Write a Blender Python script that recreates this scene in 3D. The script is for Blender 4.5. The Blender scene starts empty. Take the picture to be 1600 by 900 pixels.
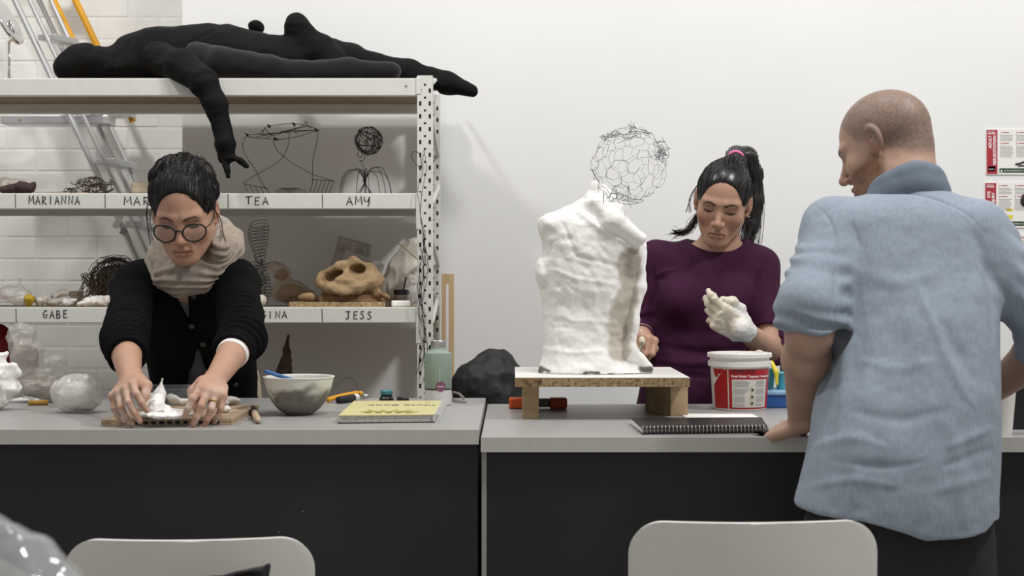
import bpy, bmesh, math, random
import numpy as np
from mathutils import Vector, Matrix
from mathutils.kdtree import KDTree

# ---------------------------------------------------------------- camera, world, lights
F = 2155.0; H = 1.24; HY = 440.0          # focal length in px of a 1600 px frame, eye height, horizon row
SC = bpy.context.scene
C = SC.collection
cam_d = bpy.data.cameras.new('camera'); cam = bpy.data.objects.new('camera', cam_d); C.objects.link(cam)
cam.location = (0, 0, H); cam.rotation_euler = (math.pi/2, 0, 0)
cam_d.sensor_width = 36; cam_d.lens = F/1600*36; cam_d.shift_y = -10/1600
cam_d.dof.use_dof = True; cam_d.dof.focus_distance = 3.55; cam_d.dof.aperture_fstop = 6.3
SC.camera = cam
SC.view_settings.view_transform = 'Standard'; SC.view_settings.look = 'None'
SC.view_settings.exposure = -0.10; SC.view_settings.gamma = 1; SC.view_settings.use_curve_mapping = False
w = bpy.data.worlds.new('room_light'); SC.world = w; w.use_nodes = True
w.node_tree.nodes['Background'].inputs[0].default_value = (1.0, 0.975, 0.94, 1)
w.node_tree.nodes['Background'].inputs[1].default_value = 0.45

def area(name, loc, target, size, power, col=(1, 1, 1)):
    l = bpy.data.lights.new(name, 'AREA'); l.shape = 'DISK'; l.size = size; l.energy = power; l.color = col
    o = bpy.data.objects.new(name, l); C.objects.link(o); o.location = loc
    o.rotation_euler = (Vector(target)-Vector(loc)).to_track_quat('-Z', 'Y').to_euler()
    return o
area('ceiling_lamp_key', (2.3, 2.0, 4.3), (0.2, 4.6, 1.3), 0.40, 98, (1, .99, .975))
area('ceiling_lamp_middle', (0.3, 2.7, 4.5), (0.0, 3.9, 1.0), 0.5, 44, (1, .99, .975))
area('ceiling_lamp_side', (-2.1, 3.3, 4.6), (-1.6, 5.0, 1.3), 0.3, 62, (1, .99, .975))

# ---------------------------------------------------------------- materials
def lin(h):
    h = h.lstrip('#'); c = [int(h[i:i+2], 16)/255 for i in (0, 2, 4)]
    return tuple(x/12.92 if x <= .04045 else ((x+.055)/1.055)**2.4 for x in c)
MATS = {}
def mat(name, col='#808080', rough=.6, metal=0., noise=None, bump=None, alpha=1., trans=0., spec=.5, vcol=False,
        wave=None, sheen=0., sss=0., speck=None, stretch=None, ior=1.45, coat=0., bdist=.002):
    if name in MATS: return MATS[name]
    m = bpy.data.materials.new(name); m.use_nodes = True; MATS[name] = m
    nt = m.node_tree; N = nt.nodes; L = nt.links; b = N['Principled BSDF']
    b.inputs['Roughness'].default_value = rough; b.inputs['Metallic'].default_value = metal
    b.inputs['Specular IOR Level'].default_value = spec; b.inputs['IOR'].default_value = ior
    b.inputs['Alpha'].default_value = alpha; b.inputs['Transmission Weight'].default_value = trans
    b.inputs['Coat Weight'].default_value = coat
    if sheen: b.inputs['Sheen Weight'].default_value = sheen
    if sss:
        b.inputs['Subsurface Weight'].default_value = sss
        b.inputs['Subsurface Radius'].default_value = (.012, .005, .003); b.inputs['Subsurface Scale'].default_value = 1
    c = lin(col); m.diffuse_color = (*c, 1)
    tc = N.new('ShaderNodeTexCoord'); src = tc.outputs['Object']
    if stretch:
        mp = N.new('ShaderNodeMapping'); mp.inputs['Scale'].default_value = stretch; L.new(src, mp.inputs[0]); src2 = mp.outputs[0]
    else: src2 = src
    if vcol:
        a = N.new('ShaderNodeVertexColor'); a.layer_name = 'Col'; out = a.outputs[0]
    else:
        r = N.new('ShaderNodeRGB'); r.outputs[0].default_value = (*c, 1); out = r.outputs[0]
    def tex(scale, detail=4., s=None):
        t = N.new('ShaderNodeTexNoise'); t.inputs['Scale'].default_value = scale; t.inputs['Detail'].default_value = detail
        L.new(s or src2, t.inputs['Vector']); return t.outputs[0]
    def mixc(fac, a, bcol):
        x = N.new('ShaderNodeMix'); x.data_type = 'RGBA'; L.new(fac, x.inputs[0]); L.new(a, x.inputs[6])
        x.inputs[7].default_value = (*bcol, 1); return x.outputs[2]
    def ramp(fac, lo, hi, top=1.):
        x = N.new('ShaderNodeMapRange'); x.inputs[1].default_value = lo; x.inputs[2].default_value = hi
        x.inputs[4].default_value = top; L.new(fac, x.inputs[0]); return x.outputs[0]
    if noise:
        for (sc, col2, lo, hi, top) in (noise if isinstance(noise, list) else [noise]):
            out = mixc(ramp(tex(sc), lo, hi, top), out, lin(col2))
    if speck:
        sc, col2, lo = speck
        t = N.new('ShaderNodeTexVoronoi'); t.inputs['Scale'].default_value = sc; L.new(src, t.inputs['Vector'])
        big = ramp(tex(2.2, 2., src), .5, .75)
        mu = N.new('ShaderNodeMath'); mu.operation = 'MULTIPLY'
        L.new(ramp(t.outputs['Distance'], lo, lo*.5), mu.inputs[0]); L.new(big, mu.inputs[1])
        out = mixc(mu.outputs[0], out, lin(col2))
    L.new(out, b.inputs['Base Color'])
    if bump or wave:
        bp = N.new('ShaderNodeBump'); bp.inputs['Distance'].default_value = bdist
        if wave:
            sc, st, ax, dist = wave
            t = N.new('ShaderNodeTexWave'); t.bands_direction = ax; t.inputs['Scale'].default_value = sc
            t.inputs['Distortion'].default_value = dist; t.inputs['Detail'].default_value = 1; t.inputs['Detail Scale'].default_value = 2
            L.new(src2, t.inputs['Vector']); L.new(t.outputs[1], bp.inputs['Height']); bp.inputs['Strength'].default_value = st
        else:
            L.new(tex(bump[0], 6.), bp.inputs['Height']); bp.inputs['Strength'].default_value = bump[1]
        L.new(bp.outputs[0], b.inputs['Normal'])
    return m

M = dict(
 plaster=mat('wall_paint', '#e9e9e8', .75, noise=[(1.6, '#e0dfdd', .45, .8, .5)], bump=(30, .06)),
 brickp=mat('painted_brick', '#eeede9', .6, noise=[(9, '#e2e0da', .45, .75, .5)], bump=(40, .3)),
 mortar=mat('painted_mortar', '#e9e8e4', .8, bump=(60, .3)),
 floor=mat('concrete_floor', '#8c8a86', .5, noise=(5, '#77746f', .4, .7, .6)),
 lam=mat('bench_laminate', '#a09f9d', .34, noise=[(14, '#a9a7a4', .45, .7, .5), (60, '#939190', .5, .75, .4)], speck=(60, '#d9d7d2', .05)),
 lamedge=mat('bench_edge', '#c0beb9', .4, noise=[(30, '#b5b3ae', .5, .8, .5)]),
 black=mat('black_panel', '#1d1e21', .55, noise=[(7, '#232427', .4, .7, .6)], speck=(26, '#c8c6c2', .045)),
 gstrip=mat('grey_strip', '#9b9a96', .5),
 rack=mat('rack_enamel', '#d9d9d2', .38, noise=[(20, '#cfcec5', .5, .8, .6)]),
 rivet_hole_shade=mat('rack_rivet_and_hole_shade', '#55544f', .7),  # dark grey: the rivet, and shade put behind the post slots
 mdf=mat('mdf', '#a2917c', .8, noise=(40, '#947f68', .4, .7, .5)),
 ink=mat('marker_ink', '#26262a', .5),
 alu=mat('aluminium', '#c9cacb', .35, .75, bump=(200, .05)),
 chrome=mat('chrome', '#e0e0e0', .08, 1.),
 yellow=mat('yellow_fibreglass', '#d79a17', .45),
 white=mat('white_plastic', '#e4e2dd', .4, noise=[(6, '#d9d6cf', .4, .7, .5)]),
 paper=mat('paper', '#eceae6', .7), paperg=mat('paper_pages', '#d8d6d2', .8, noise=(300, '#a9a6a0', .45, .6, .7)),
 red=mat('sign_red', '#a82f3d', .5), green=mat('sign_green', '#23452f', .5), syellow=mat('sign_yellow', '#e2cf3a', .5),
 black2=mat('black_plastic', '#18181a', .35), rubber=mat('black_rubber', '#202022', .7),
 gtext=mat('grey_print', '#a5a3a2', .7), wtext=mat('white_print', '#f2f0ee', .6), btext=mat('black_print', '#222222', .6),
 rtext=mat('red_print', '#b0414b', .6),
 wire=mat('dark_wire', '#2b2a28', .5, .6), gwire=mat('galvanised_wire', '#85878a', .4, .7), bwire=mat('rusty_wire', '#4e4233', .6, .3),
 wood=mat('pine', '#c9ae86', .6, noise=[(30, '#ad8f63', .42, .66, .7)], stretch=(1, 1, .12)),
 pinex=mat('pine_across', '#ab9474', .65, noise=[(26, '#8f7656', .42, .66, .7)], stretch=(.2, 1, 1)),
 chip=mat('chipboard', '#a18a69', .8, noise=[(140, '#6d5436', .5, .62, .9), (90, '#cdb68e', .55, .7, .7)]),
 ply=mat('plywood', '#b8a48c', .6, noise=(50, '#8f6c4c', .4, .7, .6), stretch=(.3, 1, 3)),
 plast=mat('white_plaster', '#f1efec', .75, noise=[(25, '#e3e0da', .5, .75, .6)], bump=(60, .35)),
)

# ---------------------------------------------------------------- helpers
def P(px, py, d): return np.array(((px-800)/F*d, d, H+(HY-py)/F*d))
def PX(v):
    return 800+F*v[..., 0]/v[..., 1], HY-F*(v[..., 2]-H)/v[..., 1]
ORG = {}
class MB:
    def __init__(s): s.v = []; s.f = []; s.n = 0
    def add(s, v, f):
        v = np.asarray(v, float).reshape(-1, 3)
        s.v.append(v); s.f += [tuple(int(i)+s.n for i in q) for q in f]; s.n += len(v); return s
    def box(s, lo, hi, R=None, o=None, bev=0.):
        lo = np.array(lo, float); hi = np.array(hi, float)
        if bev <= 0:
            v = np.array([(x, y, z) for x in (lo[0], hi[0]) for y in (lo[1], hi[1]) for z in (lo[2], hi[2])])
            f = [(0, 1, 3, 2), (4, 6, 7, 5), (0, 4, 5, 1), (2, 3, 7, 6), (0, 2, 6, 4), (1, 5, 7, 3)]
        else:
            bm = bmesh.new(); bmesh.ops.create_cube(bm, size=1)
            for q in bm.verts: q.co = Vector((lo+hi)/2+np.array(q.co)*(hi-lo))
            bmesh.ops.bevel(bm, geom=bm.edges[:], offset=bev, segments=2, affect='EDGES', profile=.5)
            bm.verts.index_update(); v = np.array([q.co[:] for q in bm.verts]); f = [[q.index for q in fa.verts] for fa in bm.faces]; bm.free()
        if R is not None: v = v@np.asarray(R).T
        if o is not None: v = v+np.asarray(o)
        return s.add(v, f)
    def tube(s, pts, r, n=6, closed=False, caps=True, flat=None):
        pts = np.asarray(pts, float); m = len(pts)
        r = np.broadcast_to(np.asarray(r, float), (m,))
        t = np.gradient(pts, axis=0) if not closed else np.roll(pts, -1, 0)-np.roll(pts, 1, 0)
        t /= np.linalg.norm(t, axis=1)[:, None]+1e-9
        u = np.cross(t[0], (0, 0, 1.)); 
        if np.linalg.norm(u) < .1: u = np.cross(t[0], (0, 1., 0))
        u /= np.linalg.norm(u); V = []
        a = np.arange(n)*2*math.pi/n
        for i in range(m):
            u = u-t[i]*np.dot(u, t[i]); u /= np.linalg.norm(u)+1e-9; b = np.cross(t[i], u)
            V.append(pts[i]+r[i]*(np.cos(a)[:, None]*u+np.sin(a)[:, None]*b))
        f = []
        for i in range(m if closed else m-1):
            j = (i+1) % m
            for k in range(n):
                l = (k+1) % n; f.append((i*n+k, i*n+l, j*n+l, j*n+k))
        if caps and not closed: f.append(tuple(range(n))[::-1]); f.append(tuple((m-1)*n+k for k in range(n)))
        return s.add(np.concatenate(V), f)
    def lathe(s, prof, c=(0, 0, 0), n=32, R=None, cap=True):
        a = np.arange(n)*2*math.pi/n; V = []; f = []
        for (r, z) in prof: V.append(np.stack([r*np.cos(a), r*np.sin(a), np.full(n, z)], 1))
        for i in range(len(prof)-1):
            for k in range(n): l = (k+1) % n; f.append((i*n+k, i*n+l, (i+1)*n+l, (i+1)*n+k))
        if cap: f.append(tuple(range(n))[::-1]); f.append(tuple((len(prof)-1)*n+k for k in range(n)))
        v = np.concatenate(V)
        if R is not None: v = v@np.asarray(R).T
        return s.add(v+np.array(c, float), f)
    def prism(s, poly, a, b):
        """poly: list of 3D points; extruded by vector a->b offset"""
        p = np.asarray(poly, float); n = len(p); off = np.asarray(b, float)-np.asarray(a, float)
        f = [tuple(range(n))[::-1], tuple(range(n, 2*n))]+[(i, (i+1) % n, n+(i+1) % n, n+i) for i in range(n)]
        return s.add(np.concatenate([p, p+off]), f)
def set_mesh(name, v, f, m, smooth, cols=None):
    me = bpy.data.meshes.new(name); me.from_pydata([tuple(q) for q in v], [], f)
    for mm in (m if isinstance(m, (list, tuple)) else [m]): me.materials.append(mm)
    if smooth: me.shade_smooth()
    if cols is not None:
        at = me.color_attributes.new('Col', 'FLOAT_COLOR', 'POINT')
        c4 = np.ones((len(v), 4), np.float32); c4[:, :3] = cols; at.data.foreach_set('color', c4.ravel())
    me.update(); return me
def fixn(me):
    bm = bmesh.new(); bm.from_mesh(me); bmesh.ops.recalc_face_normals(bm, faces=bm.faces[:]); bm.to_mesh(me); bm.free()
def obj(name, mb, m, parent=None, smooth=False, cols=None, label=None):
    v, f = (np.concatenate(mb.v), mb.f) if isinstance(mb, MB) else mb
    v = np.asarray(v, float)
    if parent is not None: org = ORG[parent.name]
    else: lo = v.min(0); hi = v.max(0); org = np.array(((lo[0]+hi[0])/2, (lo[1]+hi[1])/2, lo[2]))
    me = set_mesh(name, v-org, f, m, smooth, cols)
    if isinstance(mb, MB): fixn(me)
    if smooth == 'auto':
        me.set_sharp_from_angle(angle=math.radians(38))
    o = bpy.data.objects.new(name, me); C.objects.link(o); ORG[o.name] = org
    if parent is None: o.location = org
    else: o.parent = parent
    if label: o['label'] = label
    return o
def thing(name, label, cat, loc, group=None):
    o = bpy.data.objects.new(name, None); C.objects.link(o); o.location = loc; o.empty_display_size = .05
    ORG[o.name] = np.array(loc, float); return tag(o, label, cat, group)
def tag(o, label, cat, group=None):
    o['label'] = label; o['category'] = cat
    if group: o['group'] = group
    return o
def struct(o): o['kind'] = 'structure'; return o
def rotz(a): c, s_ = math.cos(a), math.sin(a); return np.array(((c, -s_, 0), (s_, c, 0), (0, 0, 1)))
def rotx(a): c, s_ = math.cos(a), math.sin(a); return np.array(((1, 0, 0), (0, c, -s_), (0, s_, c)))
def roty(a): c, s_ = math.cos(a), math.sin(a); return np.array(((c, 0, s_), (0, 1, 0), (-s_, 0, c)))
def nrm(v): v = np.asarray(v, float); return v/(np.linalg.norm(v)+1e-12)
def smooth_path(pts, n=6, closed=False):
    p = np.asarray(pts, float); out = []; m = len(p)
    for i in range(m if closed else m-1):
        g = lambda k: p[k % m] if closed else p[min(max(k, 0), m-1)]
        a, b, c, d = g(i-1), g(i), g(i+1), g(i+2)
        for t in np.arange(n)/n:
            out.append(.5*((2*b)+(-a+c)*t+(2*a-5*b+4*c-d)*t*t+(-a+3*b-3*c+d)*t**3))
    if not closed: out.append(p[-1])
    return np.array(out)
def text_mesh(s, size, font_align='LEFT', bold=0.):
    cu = bpy.data.curves.new('t', 'FONT'); cu.body = s; cu.size = size; cu.align_x = font_align; cu.offset = bold; cu.resolution_u = 2
    o = bpy.data.objects.new('t', cu); C.objects.link(o); bpy.context.view_layer.update()
    me = bpy.data.meshes.new_from_object(o.evaluated_get(bpy.context.evaluated_depsgraph_get()))
    v = np.array([q.co[:] for q in me.vertices]).reshape(-1, 3); f = [tuple(q.vertices) for q in me.polygons]
    bpy.data.objects.remove(o); bpy.data.curves.remove(cu); bpy.data.meshes.remove(me)
    return v, f

# numpy value noise
_rs = np.random.RandomState(7); _perm = _rs.rand(64, 64, 64).astype(np.float32)*2-1
def vnoise(p):
    p = np.asarray(p, float); i = np.floor(p).astype(int); f = p-i; f = f*f*(3-2*f); r = 0
    for dx in (0, 1):
        for dy in (0, 1):
            for dz in (0, 1):
                wgt = (f[:, 0] if dx else 1-f[:, 0])*(f[:, 1] if dy else 1-f[:, 1])*(f[:, 2] if dz else 1-f[:, 2])
                r = r+wgt*_perm[(i[:, 0]+dx) & 63, (i[:, 1]+dy) & 63, (i[:, 2]+dz) & 63]
    return r
def crumple(p, o=3, g=.55):
    r = 0; a = 1.
    for k in range(o): r = r+a*(.35-np.abs(vnoise(p*1.9**k+k*11.7))*1.6); a *= g
    return r
def fbm(p, o=4, g=.5):
    r = 0; a = 1.
    for k in range(o): r = r+a*vnoise(p*2**k+k*17.3); a *= g
    return r
def vnormals(v, f):
    q = np.asarray(f); n = np.zeros_like(v)
    fn = np.cross(v[q[:, 2]]-v[q[:, 0]], v[q[:, 3]]-v[q[:, 1]])
    for k in range(4): np.add.at(n, q[:, k], fn)
    return n/(np.linalg.norm(n, axis=1)[:, None]+1e-12)

# signed-distance modelling: blended primitives meshed with surface nets
class Fr:
    def __init__(s, o, R, sc=1.): s.o = np.asarray(o, float); s.R = np.asarray(R, float); s.s = sc
    def __call__(s, *l): return s.o+s.R@(np.array(l, float)*s.s)
    def inv(s, v): return ((v-s.o)@s.R)/s.s
def frame(fwd, up):
    y = nrm(fwd); x = nrm(np.cross(y, up)); z = np.cross(x, y); return np.stack([x, y, z], 1)
class Field:
    def __init__(s): s.ops = []
    def op(s, fn, lo, hi, k, mode):
        s.ops.append((fn, np.asarray(lo, float)-k*1.2-.012, np.asarray(hi, float)+k*1.2+.012, k, mode)); return s
    def cap(s, a, b, ra, rb=None, k=.01, mode='u', flat=None, q=1.):
        rb = ra if rb is None else rb; a = np.asarray(a, float); b = np.asarray(b, float); ab = b-a; L2 = float(ab@ab)+1e-12
        fl = None if flat is None else nrm(flat)
        def fn(X, Y, Z):
            dx, dy, dz = X-a[0], Y-a[1], Z-a[2]
            t = np.clip((dx*ab[0]+dy*ab[1]+dz*ab[2])/L2, 0, 1)
            dx = dx-t*ab[0]; dy = dy-t*ab[1]; dz = dz-t*ab[2]
            d2 = dx*dx+dy*dy+dz*dz
            if fl is not None:
                c = dx*fl[0]+dy*fl[1]+dz*fl[2]; d2 = d2+c*c*(1/(q*q)-1)
            return np.sqrt(d2)-(ra+t*(rb-ra))
        m = max(ra, rb)*max(1, q); return s.op(fn, np.minimum(a, b)-m, np.maximum(a, b)+m, k, mode)
    def chain(s, pts, rs, k=.01, mode='u', **kw):
        for i in range(len(pts)-1): s.cap(pts[i], pts[i+1], rs[i], rs[i+1], k, mode, **kw)
        return s
    def ell(s, c, r, R=None, k=.01, mode='u'):
        c = np.asarray(c, float); r = np.broadcast_to(np.asarray(r, float), (3,)); R = np.eye(3) if R is None else np.asarray(R)
        def fn(X, Y, Z):
            dx, dy, dz = X-c[0], Y-c[1], Z-c[2]
            l = [R[0, i]*dx+R[1, i]*dy+R[2, i]*dz for i in range(3)]
            k0 = np.sqrt(sum((l[i]/r[i])**2 for i in range(3))); k1 = np.sqrt(sum((l[i]/r[i]**2)**2 for i in range(3)))+1e-9
            return k0*(k0-1)/k1
        m = np.abs(R)@r; return s.op(fn, c-m, c+m, k, mode)
    def box(s, c, h, R=None, rd=.005, k=.005, mode='u'):
        c = np.asarray(c, float); h = np.asarray(h, float); R = np.eye(3) if R is None else np.asarray(R)
        def fn(X, Y, Z):
            dx, dy, dz = X-c[0], Y-c[1], Z-c[2]
            l = [np.abs(R[0, i]*dx+R[1, i]*dy+R[2, i]*dz)-(h[i]-rd) for i in range(3)]
            return np.sqrt(sum(np.maximum(q, 0)**2 for q in l))+np.minimum(np.maximum(np.maximum(l[0], l[1]), l[2]), 0)-rd
        m = np.abs(R)@h; return s.op(fn, c-m, c+m, k, mode)
    def loft(s, zs, cx, cy, a, b, k=.01, mode='u', n=2., rd=0.):
        zs = np.asarray(zs, float); o = np.argsort(zs); zs = zs[o]
        cx, cy, a, b = [np.broadcast_to(np.asarray(q, float), zs.shape)[o] for q in (cx, cy, a, b)]
        zz = np.linspace(zs[0], zs[-1], 200)
        def sm(q):
            g = np.interp(zz, zs, q); ker = np.hanning(17); ker /= ker.sum()
            return np.convolve(np.pad(g, 8, 'edge'), ker, 'valid')
        tb = [sm(q) for q in (cx, cy, a, b)]
        def fn(X, Y, Z):
            e = [np.interp(Z, zz, q) for q in tb]
            u = (np.abs(X-e[0])/e[2])**n+(np.abs(Y-e[1])/e[3])**n
            d = (u**(1/n)-1)*np.minimum(e[2], e[3])
            return np.maximum(d, np.maximum(zs[0]-Z, Z-zs[-1]))
        return s.op(fn, (min(cx-a), min(cy-b), zs[0]), (max(cx+a), max(cy+b), zs[-1]), k, mode)
    def plane(s, p, nrml, k=.003):
        """cut away everything on the side nrml points to, within a generous box"""
        p = np.asarray(p, float); nn = nrm(nrml)
        return s.op(lambda X, Y, Z: -((X-p[0])*nn[0]+(Y-p[1])*nn[1]+(Z-p[2])*nn[2]), p-9, p+9, k, 's')
    def bounds(s):
        u = [o for o in s.ops if o[4] == 'u']; return np.min([o[1] for o in u], 0), np.max([o[2] for o in u], 0)
    def mesh(s, h, lo=None, hi=None):
        l, g = s.bounds(); lo = l if lo is None else np.maximum(lo, l); hi = g if hi is None else np.minimum(hi, g)
        ax = [np.arange(lo[i]-h, hi[i]+2*h, h) for i in range(3)]
        G = np.full([len(q) for q in ax], .05, np.float32)
        for fn, a, b, k, mode in s.ops:
            sl = tuple(slice(np.searchsorted(ax[i], a[i]), np.searchsorted(ax[i], b[i])) for i in range(3))
            if any(q.stop-q.start < 1 for q in sl): continue
            X = ax[0][sl[0]][:, None, None]; Y = ax[1][sl[1]][None, :, None]; Z = ax[2][sl[2]][None, None, :]
            d = np.broadcast_to(fn(X, Y, Z), [q.stop-q.start for q in sl]).astype(np.float32); g0 = G[sl]
            if mode == 'u':
                hh = np.maximum(k-np.abs(g0-d), 0)/max(k, 1e-6); G[sl] = np.minimum(g0, d)-hh*hh*k*.25
            elif mode == 's':
                d = -d; hh = np.maximum(k-np.abs(g0-d), 0)/max(k, 1e-6); G[sl] = np.maximum(g0, d)+hh*hh*k*.25
            elif mode == 'd': G[sl] = g0+d
        return nets(G, ax)
def nets(G, ax):
    G = np.where(np.abs(G) < 1e-7, 1e-7, G)
    s = G < 0; c = np.zeros([n-1 for n in G.shape], np.int8)
    O = [(i, j, k) for i in (0, 1) for j in (0, 1) for k in (0, 1)]
    sl = lambda o, n: slice(o, o+n-1)
    for o in O: c += s[sl(o[0], G.shape[0]), sl(o[1], G.shape[1]), sl(o[2], G.shape[2])]
    act = (c > 0) & (c < 8); I = np.argwhere(act); idx = np.full(act.shape, -1, np.int64); idx[act] = np.arange(len(I))
    pos = np.zeros((len(I), 3)); cnt = np.zeros(len(I)); val = {o: G[I[:, 0]+o[0], I[:, 1]+o[1], I[:, 2]+o[2]] for o in O}
    for o in O:
        for a in range(3):
            if o[a]: continue
            p = list(o); p[a] = 1; p = tuple(p); v0, v1 = val[o], val[p]; m = (v0 < 0) != (v1 < 0)
            t = v0[m]/(v0[m]-v1[m]); q = np.tile(np.array(o, float), (m.sum(), 1)); q[:, a] = t; pos[m] += q; cnt[m] += 1
    pos = pos/cnt[:, None]+I
    V = np.stack([np.interp(pos[:, a], np.arange(len(ax[a])), ax[a]) for a in range(3)], 1)
    quads = []
    for a in range(3):
        b, d = (a+1) % 3, (a+2) % 3
        s0 = np.take(s, range(G.shape[a]-1), a); s1 = np.take(s, range(1, G.shape[a]), a)
        E = np.argwhere(s0 != s1); E = E[(E[:, b] > 0) & (E[:, d] > 0) & (E[:, b] < G.shape[b]-1) & (E[:, d] < G.shape[d]-1)]
        inside = s0[E[:, 0], E[:, 1], E[:, 2]]
        def cell(db, dd):
            q = E.copy(); q[:, b] += db; q[:, d] += dd; return idx[q[:, 0], q[:, 1], q[:, 2]]
        Q = np.stack([cell(-1, -1), cell(0, -1), cell(0, 0), cell(-1, 0)], 1)
        Q[~inside] = Q[~inside][:, ::-1]; quads.append(Q)
    Q = np.concatenate(quads); Q = Q[(Q >= 0).all(1)]
    return V, Q
def join(*vf):
    v = []; f = []; n = 0
    for a, b in vf: v.append(a); f.append(np.asarray(b)+n); n += len(a)
    return np.concatenate(v), np.concatenate(f)
def disp(vf, fn):
    v, f = vf; n = vnormals(v, f); return v+n*fn(v, n)[:, None], f
def sobj(name, vf, m, parent=None, cols=None, label=None):
    v, f = vf; return obj(name, (v, [tuple(q) for q in np.asarray(f).tolist()]), m, parent, True, cols, label)
def sstep(x, a, b): t = np.clip((x-a)/(b-a), 0, 1); return t*t*(3-2*t)
def segpar(p, pts):
    p = np.asarray(p, float); pts = np.asarray(pts, float); best = np.full(len(p), 1e9); par = np.zeros(len(p))
    L = np.r_[0, np.cumsum(np.linalg.norm(np.diff(pts, axis=0), axis=1))]
    for i, (a, b) in enumerate(zip(pts[:-1], pts[1:])):
        ab = b-a; t = np.clip(((p-a)@ab)/(ab@ab+1e-12), 0, 1); d = np.linalg.norm(p-a-t[:, None]*ab, axis=1); m = d < best
        best = np.where(m, d, best); par = np.where(m, (L[i]+t*(L[i+1]-L[i]))/L[-1], par)
    return best, par
def segdist(p, pts):
    p = np.asarray(p, float); pts = np.asarray(pts, float); best = np.full(len(p), 1e9)
    for a, b in zip(pts[:-1], pts[1:]):
        ab = b-a; t = np.clip(((p-a)@ab)/(ab@ab+1e-12), 0, 1); best = np.minimum(best, np.linalg.norm(p-a-t[:, None]*ab, axis=1))
    return best
# ---------------------------------------------------------------- setting
rnd = random.Random(3)
fl = struct(obj('floor', MB().box((-4, -1.5, -.05), (4, 6, 0)), M['floor']))
YB, YL = 4.88, 5.40                       # plaster wall, painted brick wall further back
xe = P(285, 300, YB)[0]
struct(obj('wall_back', MB().box((xe, YB, 0), (4, YB+.38, 4.0)), M['plaster']))
wl = struct(obj('wall_left', MB().box((-4, YL, 0), (xe+.1, YL+.12, 4.0)), M['mortar']))
bw, bh, gp = .230, .076, .010
brick_me = None
row = 0; z = .30
while z < 2.75:
    x = xe+.02-(bw+gp)*(.5 if row % 2 else 0)
    while x > -2.75:
        if brick_me is None:
            bk = obj('brick', MB().box((x-bw, YL-.0016, z), (x, YL+.01, z+bh), bev=.0014), M['brickp'], wl); brick_me = bk
            base = np.array((x, z))
        else:
            bk = brick_me.copy(); C.objects.link(bk); bk.parent = wl
            bk.location = (x-base[0], rnd.uniform(-.0008, .0008), z-base[1])
        x -= bw+gp
    z += bh+gp; row += 1

# ---------------------------------------------------------------- shelving
DF, DS = 4.35, .48; DR = DF+DS
zl = [H+(HY-y)/F*DF for y in (122, 302, 480, 660)]
bhgt = [.056, .050, .050, .050]
XR, XL = -.2988, -2.15; PW = .0485
rack = thing('shelving_unit', 'cream steel shelving unit with handwritten names on its beams', 'shelf', ((XR+XL)/2, DF+.2, 0))
GL = {'M': [[(0, 0), (.08, 1), (.42, .3), (.8, 1), (.95, 0)]], 'A': [[(0, 0), (.42, 1), (.85, 0)], [(.12, .36), (.75, .4)]],
 'R': [[(.02, 0), (.05, 1)], [(.0, .95), (.55, .9), (.6, .62), (.06, .48), (.8, 0)]], 'I': [[(.3, 0), (.3, 1)]], 'N': [[(0, 0), (.05, 1), (.72, .02), (.8, 1)]],
 'T': [[(-.15, .95), (.9, 1)], [(.35, 1), (.35, 0)]], 'E': [[(.75, 1), (.1, .95), (.08, 0), (.75, .04)], [(.1, .5), (.6, .55)]],
 'Y': [[(0, 1), (.05, .5), (.5, .42), (.75, 1)], [(.75, 1), (.65, 0), (.45, -.12)]], 'G': [[(.75, .85), (.4, 1), (.02, .6), (.15, .08), (.6, .05), (.75, .42), (.4, .42)]],
 'B': [[(.05, 0), (.05, 1)], [(.0, .98), (.6, .9), (.55, .6), (.08, .5), (.72, .35), (.65, .05), (.0, 0)]],
 'J': [[(-.05, 1), (.8, 1)], [(.45, 1), (.42, .1), (.2, -.02), (.0, .15)]], 'S': [[(.72, .9), (.35, 1), (.1, .75), (.5, .5), (.68, .2), (.35, 0), (.0, .1)]],
 'O': [[(.4, 1), (.05, .6), (.2, .05), (.6, .05), (.8, .55), (.4, 1)]]}
def scribble(word, px0, px1, py_base, hpx, d, y):
    mb = MB(); n = len(word); wpx = (px1-px0)/n; sc = d/F
    for i, ch in enumerate(word):
        gw = wpx*(.78 if ch != 'I' else .78); jx = rnd.uniform(-.6, .6); jy = rnd.uniform(-.8, .8)
        for st in GL[ch]:
            pts = [P(px0+i*wpx+u*gw+jx, py_base-v*hpx+jy, d) for u, v in st]
            for p in pts: p[1] = y
            mb.tube(pts, .0018, 5)
    return mb
def level(i, z, bhh):
    fb = obj('front_beam', MB().box((XL, DF, z-bhh), (XR+.004, DF+.028, z), bev=.003), M['rack'], rack)
    obj('rear_beam', MB().box((XL, DR-.03, z-bhh), (XR+.02, DR, z), bev=.003), M['rack'], rack)
    obj('shelf_board', MB().box((XL, DF+.02, z-.024), (XR+.01, DR-.02, z-.002)), M['mdf'], rack)
    obj('beam_connector', MB().box((XR-.004, DF-.004, z-.115 if i else z-.052), (XR+.012, DF+.03, z+.002), bev=.002), M['rack'], rack)
    return fb
fbs = [level(i, zl[i], bhgt[i]) for i in range(4)]
for wd, x0, x1, yb, hp, lv in (('MARIANNA', 45, 128, 319, 13, 1), ('MAR', 194, 240, 320, 13, 1), ('TEA', 385, 424, 319.5, 12, 1), ('AMY', 541, 583, 320, 13, 1),
                           ('GABE', 68, 109, 497, 12, 2), ('GEORGINA', 366, 452, 497, 11, 2), ('JESS', 541, 585, 498.5, 12, 2)):
    obj('marker_name', scribble(wd, x0, x1, yb, hp, DF, DF-.0002), M['ink'], fbs[lv])
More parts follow.
